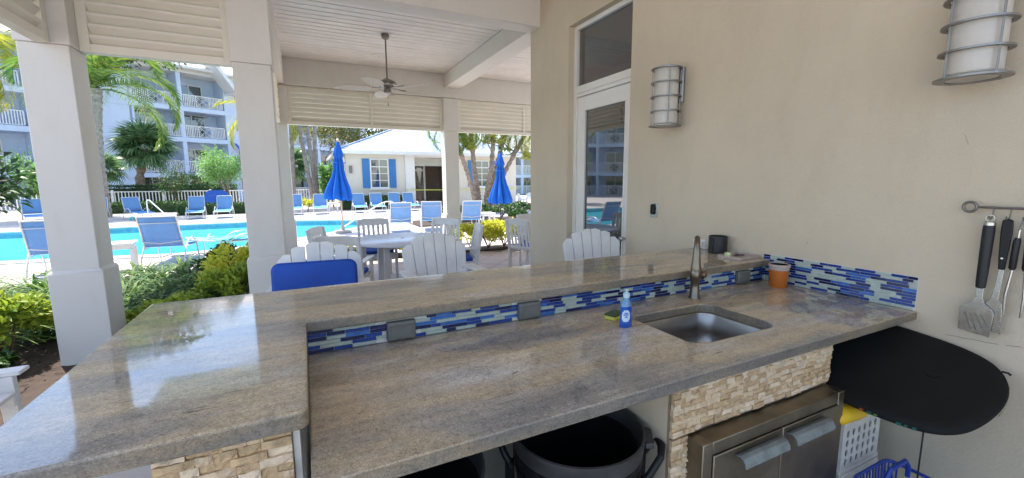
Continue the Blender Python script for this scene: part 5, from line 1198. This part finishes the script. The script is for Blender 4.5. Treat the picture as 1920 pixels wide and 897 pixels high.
GP = 'tall palms across the pool'
palm('coconut_palm', 'tall coconut palm with drooping fronds behind the leftmost column', [(-8.75, 27, 0), (-8.72, 27, 2), (-8.62, 27, 4), (-8.4, 27, 6.0)], [.30, .24, .21, .20], 17, 4.7, 'leaf_palm', 'bark_palm', GP, 3, 1.0, .55, (78, -12), 1.25, az0=.0, nl=62, lw=.055)
palm('coconut_palm', 'yellowing palm at the far left edge behind the column', [(-12.9, 26.5, 0), (-12.8, 26.5, 3), (-12.55, 26.5, 7.0)], [.26, .22, .18], 18, 3.4, 'leaf_palm_gold', 'bark_brown', GP, 5, .9, .8, (70, -55), 1.3, nl=50, lw=.05)
palm('coconut_palm', 'short palm with yellow fronds peeking out left of the second column', [(-1.9, 28.5, 0), (-1.85, 28.5, 3), (-1.75, 28.5, 5.2)], [.2, .17, .15], 16, 2.7, 'leaf_palm_gold', 'bark_palm', GP, 12, .75, .7, (60, -40), 1.2, nl=40, lw=.045)
for i, (p, lab) in enumerate((([(-.58, 30, 0), (-.52, 30, 3), (-.38, 30, 7.6)], 'slim palm trunk right beside the second column'), ([(.52, 30, 0), (.36, 30, 1.6), (.02, 30, 4.6), (-.25, 30, 7.9)], 'leaning slim palm trunk, second from the column'), ([(.68, 30.3, 0), (.60, 30.3, 2), (.46, 30.3, 4.7), (.3, 30.3, 8.2)], 'slim palm trunk, third from the column'), ([(.80, 30.6, 0), (.76, 30.6, 3), (.86, 30.6, 5), (.9, 30.6, 8.5)], 'pale slim palm trunk left of the left umbrella'), ([(4.6, 40, 0), (4.6, 40, 5), (4.7, 40, 9.5)], 'slim palm trunk rising behind the pool house roof'))):
    palm('slim_palm', lab, p, [.115]*len(p), 10, 2.4, 'leaf_palm', 'bark_palm', 'slim palms by the pool house', 20+i, .65, .7, (60, -35), 1.1, nl=34, lw=.04)
fan_palm('fan_palm', 'round headed fan palm in front of the apartment balconies', [(-9.75, 36, 0), (-9.7, 36, 1.6), (-9.2, 36, 3.9)], [.24, .22, .2], 40, 1.55, 'leaf_sabal', 'bark_brown', None, 4)
fan_palm('fan_palm', 'small dark fan palm just right of the tall palm trunk', [(-10.3, 31.5, 0), (-9.95, 31.5, 2.3)], [.13, .12], 18, .95, 'leaf_sabal', 'bark_dark', None, 6)
fan_palm('fan_palm', 'small fan palm beside the slim trunks near the second column', [(-.75, 36, 0), (-.7, 36, 2.8)], [.14, .12], 24, 1.3, 'leaf_sabal', 'bark_dark', None, 7)
tree('bright_tree', 'bright green feathery tree in front of the fence, left of second column', (-3.75, 28.2, 0), 1.5, (-3.92, 28.2, 2.35), (1.15, 1.1, 1.15), 5200, .13, .055, 'leaf_bright', 'bark_brown', .10, 46, .30)
tree('light_tree', 'loose light green shrub tree across the pool left of the leftmost column', (-10.9, 27.2, 0), 1.2, (-10.75, 27.2, 2.0), (1.3, 1.1, 1.15), 3800, .14, .06, 'leaf_bright', 'bark_dark', .06, 40, .28)
tree('thin_tree', 'thin see through tree between the fan palm and the bright tree', (-6.75, 31, 0), 1.3, (-6.85, 31, 1.9), (.95, .8, .95), 1100, .13, .05, 'leaf_hedge', 'bark_dark', .05, 22, .3)
tree('round_shrub', 'dark rounded shrub below the apartment balcony', (-7.4, 37, 0), 1.0, (-7.4, 37, 1.5), (1.6, 1.1, .85), 3000, .14, .07, 'leaf_hedge', 'bark_dark', .08, 40, .3, cat='shrub')
tree('shade_tree', 'olive and yellow leafed tree rising behind the pool house roof', (6.5, 41, 0), 4.2, (6.0, 41, 6.4), (6.0, 3.0, 2.6), 9500, .26, .13, 'leaf_autumn', 'bark_dark', .25, 90, .2)
tree('shade_tree', 'dark green tree above the palms at the upper left', (-16.5, 40, 0), 9, (-11.2, 38, 11.0), (4.4, 3, 2.2), 5000, .30, .15, 'leaf_dark', 'bark_dark', .25, 60, .22, limbs=3)
tree('bright_tree', 'bright green leafy clump beside the pool house left corner', (1.7, 30.5, 0), .8, (1.5, 30.5, 1.7), (.6, .6, 1.2), 900, .32, .12, 'leaf_bright', 'bark_dark', .05, 20, .3)
# date palm clump
pc = thing('date_palm_clump', 'clump of leaning brown date palm trunks right of the far column', 'palm tree', (8.9, 21.8, 0))
for i, (bx, tx, by, ty_, zt) in enumerate(((8.35, 6.85, 21.6, 21.0, 4.35), (8.6, 8.05, 21.9, 21.4, 4.8), (8.75, 8.25, 22.2, 22.0, 5.0), (9.05, 9.35, 21.7, 21.2, 5.0), (9.25, 10.4, 22.0, 21.8, 4.7), (9.35, 11.4, 21.6, 21.3, 4.4))):
    mid = (bx*.68+tx*.32+(-.12 if tx < bx else .1), (by+ty_)/2, zt*.5); path = [(bx, by, 0), (bx*.93+tx*.07, by, zt*.2), mid, (tx, ty_, zt)]
    palm('date', '', path, [.19, .14, .115, .11], 16, 2.5, 'leaf_palm_gold' if i % 2 else 'leaf_palm', 'bark_brown', None, 40+i, .42, .5, (60, -60), 1.9, parent=pc, nl=44, lw=.035)

# ------------------------------------------------------------------ pool house
ph = thing('pool_house', 'cream pool house with blue shutters and pale metal hip roof', 'building', (7.2, 27, 0))
def H(mb, name, mat, parent=ph, **k): return mb.build(name, mat, parent, **k)
O = -7.2
wl = MB(); wl.span((2.3+O, 0, 0), (5.75+O, .2, 3.3)); wl.span((2.3+O, .2, 0), (2.5+O, 9, 3.3)); wl.span((8.9+O, 0, 0), (13.5+O, .2, 3.3)); wl.span((13.3+O, .2, 0), (13.5+O, 9, 3.3)); wl.span((5.55+O, .2, 0), (5.75+O, 2.0, 3.3)); wl.span((5.75+O, 1.9, 0), (6.45+O, 2.1, 3.3)); wl.span((6.45+O, 1.9, 2.75), (7.5+O, 2.1, 3.3))
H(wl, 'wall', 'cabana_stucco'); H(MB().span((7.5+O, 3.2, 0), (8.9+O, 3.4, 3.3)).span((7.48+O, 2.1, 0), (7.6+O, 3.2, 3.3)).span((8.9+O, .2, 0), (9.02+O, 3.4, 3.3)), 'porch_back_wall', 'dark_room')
H(MB().span((5.752+O, -.08, 0), (6.35+O, .25, 3.3)), 'porch_pier', 'white_paint'); H(MB().span((8.55+O, -.08, 0), (8.898+O, .25, 3.3)), 'porch_pier', 'white_paint')
H(MB().span((6.352+O, .02, 3.1), (8.548+O, .2, 3.3)), 'porch_header', 'white_paint')
for k in range(7): H(MB().box((7.45+O, .1, 2.62+.07*k), (2.19, .09, .012), rx=R(40)), 'louver_slat', 'louver_paint')
H(MB().span((5.76+O, .3, 3.02), (8.54+O, 1.89, 3.08)), 'porch_ceiling', 'white_paint')
dr = H(MB().span((6.45+O, 1.86, 0), (6.57+O, 1.99, 2.75)).span((7.38+O, 1.86, 0), (7.5+O, 1.99, 2.75)).span((6.57+O, 1.86, 2.63), (7.38+O, 1.99, 2.75)).span((6.57+O, 1.87, 2.3), (7.38+O, 1.98, 2.42)).span((6.57+O, 1.88, 0), (7.38+O, 1.97, .25)), 'door', 'door_paint')
H(MB().span((6.57+O, 1.92, .25), (7.38+O, 1.94, 2.3)).span((6.57+O, 1.921, 2.42), (7.38+O, 1.941, 2.63)), 'pane', 'window_glass', dr)
H(MB().span((6.52+O, 1.83, 1.0), (6.55+O, 1.86, 1.2)), 'handle', 'rack_iron', dr)
def window(cx, z0, z1, w):
    fr2 = H(MB().span((cx-w/2-.07, -.06, z0-.07), (cx-w/2, .02, z1+.07)).span((cx+w/2, -.06, z0-.07), (cx+w/2+.07, .02, z1+.07)).span((cx-w/2, -.06, z1), (cx+w/2, .02, z1+.07)).span((cx-w/2, -.06, z0-.07), (cx+w/2, .02, z0)).span((cx-.02, -.05, z0), (cx+.02, .01, z1)), 'window', 'door_paint')
    h = (z1-z0)/4
    for k in (1, 2, 3): H(MB().span((cx-w/2, -.048+(-.008 if k == 3 else 0), z0+h*k-.016-(.02 if k == 3 else 0)), (cx+w/2, .009, z0+h*k+.016)), 'glazing_bar', 'door_paint', fr2)
    for k in range(4):
        for s in (0, 1): H(MB().span((cx-w/2+s*w/2+.02, -.03, z0+h*k+.015), (cx-w/2+(s+1)*w/2-.02, -.026, z0+h*(k+1)-.015)), 'pane', 'window_glass', fr2)
    H(MB().span((cx-w/2-.16, -.14, z0-.15), (cx+w/2+.16, .02, z0-.071)), 'sill', 'white_paint', fr2)
    for s in (-1, 1):
        sc = H(MB().span((cx+s*(w/2+.10), -.05, z0-.05), (cx+s*(w/2+.52), -.002, z1+.05)), 'shutter', 'shutter_blue')
        for k in range(16): H(MB().box((cx+s*(w/2+.31), -.055, z0+.05+(z1-z0-.1)*k/15), (.34, .02, .05), rx=R(25)), 'shutter_slat', 'shutter_blue', sc)
window(4.2+O, 1.27, 2.92, .95); window(10.9+O, 1.27, 2.92, .95)
ex0, ex1, ey0, ey1, ez, rz_ = 1.75+O, 14.05+O, -.55, 9.55, 3.42, 5.55
ry_, rx0, rx1 = 4.5, 6.6+O, 9.2+O
roof = H(MB().add([(ex0, ey0, ez), (ex1, ey0, ez), (ex1, ey1, ez), (ex0, ey1, ez), (rx0, ry_, rz_), (rx1, ry_, rz_)], [(0, 1, 5, 4), (1, 2, 5), (2, 3, 4, 5), (3, 0, 4), (0, 3, 2, 1)]), 'roof', 'roof_metal')
sm = MB()
for k in range(29):
    x = ex0+.3+.42*k
    if x > ex1-.2: break
    f = 1.0 if rx0 <= x <= rx1 else ((x-ex0)/(rx0-ex0) if x < rx0 else (ex1-x)/(ex1-rx1))
    sm = MB(); sm.bar((x, ey0, ez+.012), (x, ey0+(ry_-ey0)*f, ez+(rz_-ez)*f+.012), .025, .04); H(sm, 'standing_seam', 'roof_metal', roof)
H(MB().bar((ex0, ey0, ez+.02), (rx0, ry_, rz_+.03), .12, .06).bar((rx0, ry_, rz_+.03), (rx1, ry_, rz_+.03), .14, .06).bar((ex1, ey0, ez+.02), (rx1, ry_, rz_+.03), .12, .06), 'hip_cap', 'shutter_blue' if False else 'roof_metal', roof)
H(MB().span((ex0+.01, ey0-.03, ez-.20), (ex1-.01, ey0+.02, ez-.001)).span((ex0-.03, ey0+.02, ez-.2), (ex0+.02, ey1, ez-.001)).span((ex0+.02, ey0+.02, ez-.16), (ex1-.01, ey0+.54, ez-.13)), 'fascia', 'white_paint', roof)
H(MB().tube([(2.2+O, -.06, 0), (2.2+O, -.06, 2.9), (2.1+O, -.25, 3.1), (2.0+O, -.5, 3.22)], .05, 8), 'downspout', 'white_paint')
H(MB().lathe([(.07, 2.1), (.09, 2.2), (.09, 2.5), (.05, 2.55)], 12, (2.55+O, -.1, 0)), 'wall_lamp', 'rack_iron')
tp_ = thing('caution_tape', 'yellow tape strung across the pool house porch', 'tape', (8.5, 26.75, 1.08)); MB().tube([(-2.7, 0, 0), (-1.6, .0, -.01), (0, 0, -.03), (2, 0, 0), (5, 0, .02)], .022, 4).build('strip', 'tape_yellow', tp_)
for x in (5.82, 13.0): MB().span((x-8.5-.01, -.012, -.03), (x-8.5+.03, .4, .03)).build('tape_end', 'tape_yellow', tp_)

# ------------------------------------------------------------------ apartment buildings
def apartment(name, label, loc, rz, bays, floors, top):
    t_ = thing(name, label, 'building', loc, rz); D = 1.9; s0, s1 = bays[0][0], bays[-1][1]
    MB().span((s0, D, 0), (s1, D+8, top)).build('core_wall', 'apartment_stucco', t_)
    zs = floors+[top]
    for k, z in enumerate(floors):
        if k: MB().span((s0-.05, -.06, z-.38), (s1+.05, D-.001, z)).build('floor_slab', 'apartment_stucco', t_)
    MB().span((s0-.1, -.1, top-.45), (s1+.1, D-.001, top)).build('eave_beam', 'white_paint', t_)
    for (a, b_, ty) in bays:
        for k, z in enumerate(floors):
            zt = zs[k+1]-(.38 if k < len(floors)-1 else .45)
            if ty == 'W':
                w_ = MB(); c = (a+b_)/2; w_.span((a, 0, z), (b_, D-.002, zt)).build('wall_block', 'apartment_stucco', t_)
                wn = MB().span((c-.55, -.03, z+.85), (c+.55, -.001, z+2.15)).build('window', 'white_paint', t_); MB().span((c-.48, -.04, z+.92), (c-.02, -.031, z+2.08)).span((c+.02, -.04, z+.92), (c+.48, -.031, z+2.08)).build('pane', 'window_glass', wn)
                if k in (2,):
                    aw = MB().loft([[(c-.9, p, q) for p, q in ((-.01, z-.25), (-.9, z-.85), (-.9, z-1.0), (-.01, z-.4))], [(c+.9, p, q) for p, q in ((-.01, z-.25), (-.9, z-.85), (-.9, z-1.0), (-.01, z-.4))]]).build('awning', 'white_paint', t_)
                    for q_ in range(4): MB().loft([[(c-.9+.45*q_+x_, p, q) for p, q in ((-.02, z-.235), (-.905, z-.835), (-.91, z-1.01), (-.905, z-.85))] for x_ in (.02, .24)]).build('stripe', 'awning_blue', aw)
            else:
                MB().span((a-.15, 0, z), (a+.15, .3, zt)).span((a-.08, .3, z), (a+.08, D-.002, zt)).build('pier', 'apartment_stucco', t_)
                w = b_-a-.3; x0 = a+.15; pw_ = w/3
                rl = MB(); zb = z+(.06 if k else .02); zr = z+1.05
                rl.span((x0, .08, zr-.06), (x0+w, .14, zr)).span((x0, .09, zb), (x0+w, .13, zb+.05))
                for q_ in range(4): rl.span((x0+pw_*q_-.025*(q_ > 0)-.02*(q_ == 3), .085, zb+.05), (x0+pw_*q_+.03, .135, zr-.06))
                for part_ in (0, 2):
                    nb_ = 8
                    for j in range(1, nb_): xx = x0+pw_*part_+pw_*j/nb_; rl.span((xx-.027, .095, zb+.05), (xx+.027, .125, zr-.06))
                cx, cz, hw, hh = x0+pw_*1.5, (zb+zr)/2, pw_/2-.03, (zr-zb)/2-.06
                for f in (.28, .62, .98):
                    for sx in (-1, 1):
                        for sz in (-1, 1): rl.bar((cx+sx*hw*(1-f)*.98, .11, cz+sz*hh), (cx+sx*hw, .11, cz+sz*hh*(1-f)), .025, .055, (0, 1, 0))
                for sx, sz in ((1, 1), (1, -1)): rl.bar((cx-sx*hw, .11, cz-sz*hh), (cx+sx*hw, .11, cz+sz*hh), .025, .055, (0, 1, 0))
                rl.build('balcony_railing', 'white_wood', t_)
                c = a+(b_-a)*.40; dr_ = MB().span((c-1.05, D-.08, z+.02), (c-.97, D-.001, z+2.2)).span((c+.97, D-.08, z+.02), (c+1.05, D-.001, z+2.2)).span((c-.97, D-.08, z+2.12), (c+.97, D-.001, z+2.2)).span((c-.04, D-.07, z+.02), (c+.04, D-.001, z+2.12)).build('sliding_door', 'door_paint', t_)
                for s in (0, 1): MB().span((c-.97+s*1.01, D-.04, z+.05), (c-.04+s*1.01, D-.03, z+2.12)).build('pane', 'window_glass', dr_)
                if (int(a*7)+k) % 2 == 0:
                    fa = MB(); fx_, fz_ = a+(b_-a)*.55, zt-.35; fa.lathe([(.08, 0), (.1, .05), (.1, .12), (.02, .14), (.02, .35)], 8, (fx_, .9, fz_))
                    for j in range(5): an = 1.257*j; fa.bar((fx_+.1*math.cos(an), .9+.1*math.sin(an), fz_+.06), (fx_+.6*math.cos(an), .9+.6*math.sin(an), fz_+.06), .12, .012)
                    fa.build('balcony_fan', 'fan_metal', t_)
    b_ = bays[-1][1]; MB().span((b_-.15, 0, 0), (b_+.15, D-.002, top-.45)).build('pier', 'apartment_stucco', t_)
    rf2 = MB().add([(s0-.6, -.7, top), (s1+.6, -.7, top), (s1+.6, D+8.6, top), (s0-.6, D+8.6, top), (s0+3.5, 4.5, top+2.3), (s1-3.5, 4.5, top+2.3)], [(0, 1, 5, 4), (1, 2, 5), (2, 3, 4, 5), (3, 0, 4), (0, 3, 2, 1)]).build('roof', 'roof_tile', t_)
    MB().span((s0-.62, -.74, top-.18), (s1+.62, -.68, top+.02)).build('gutter', 'white_paint', rf2)
    return t_
B1 = [(-11.1-3.6*k, -11.1-3.6*(k-1), 'B') for k in range(6, 0, -1)]+[(-11.1, -5.46, 'W'), (-5.46, -2.13, 'B'), (-2.13, 1.24, 'B'), (1.24, 4.0, 'W'), (4.0, 7.2, 'B'), (7.2, 10.4, 'B'), (10.4, 13.6, 'B'), (13.6, 16.6, 'W')]
apt = apartment('apartment_building', 'long white balcony apartment block across the pool', (-7.136, 47.0, 0), R(31), B1, [0, 2.45, 5.5, 8.1], 11.35)
MB().bar((-.6, -1.0, 12.6), (1.5, -1.0, 9.75), 1.8, .28, (0, 0, 1)).bar((1.35, -1.0, 9.72), (3.9, -1.0, 9.72), 1.8, .26, (0, 0, 1)).build('gable_rake', 'white_paint', apt)
apartment('apartment_building', 'low white balcony building at the far right beyond the palm clump', (20.0, 45.0, 0), R(-6), [(0, 3.2, 'B'), (3.2, 6.4, 'B'), (6.4, 9.6, 'B')], [0, 2.35], 4.9)
# far right garden chairs
for x, y, a, lab in ((10.7, 20.6, 40, 'white fan back garden chair beyond the right umbrella'), (11.6, 21.4, -30, 'white fan back garden chair at the far right near pink flowers')):
    clone(c0, (x, y, 0), R(a), lab, 'white garden chairs far right', .8)
for x, y, r in ((11.2, 18.6, .4), (10.2, 18.4, .35)):
    shrub('flower_shrub', ('right' if x > 11 else 'left')+' one of two low flowering shrubs by the far right garden chairs', 'shrub', (x, y, 0), (r, r, r*.7), 350, .1, .07, 'leaf_hedge', 'pink flowering shrubs', 10)

for k in range(26):
    a = rg.uniform(0, 6.28); sh = [o for o in bpy.data.objects if o.name.startswith('flower_shrub')][k % 2]; fo = MB(); c = Vector((.3*math.cos(a), .3*math.sin(a), .45+.2*rg.uniform(-1, .6)))
    for j in range(5): b = j*1.257; fo.add([c, c+Vector((.05*math.cos(b-.5), .02, .05*math.sin(b-.5))), c+Vector((.08*math.cos(b), -.01, .08*math.sin(b))), c+Vector((.05*math.cos(b+.5), .02, .05*math.sin(b+.5)))], [(0, 1, 2, 3)])
    fo.build('flower', 'flower_pink', sh, fix=False)
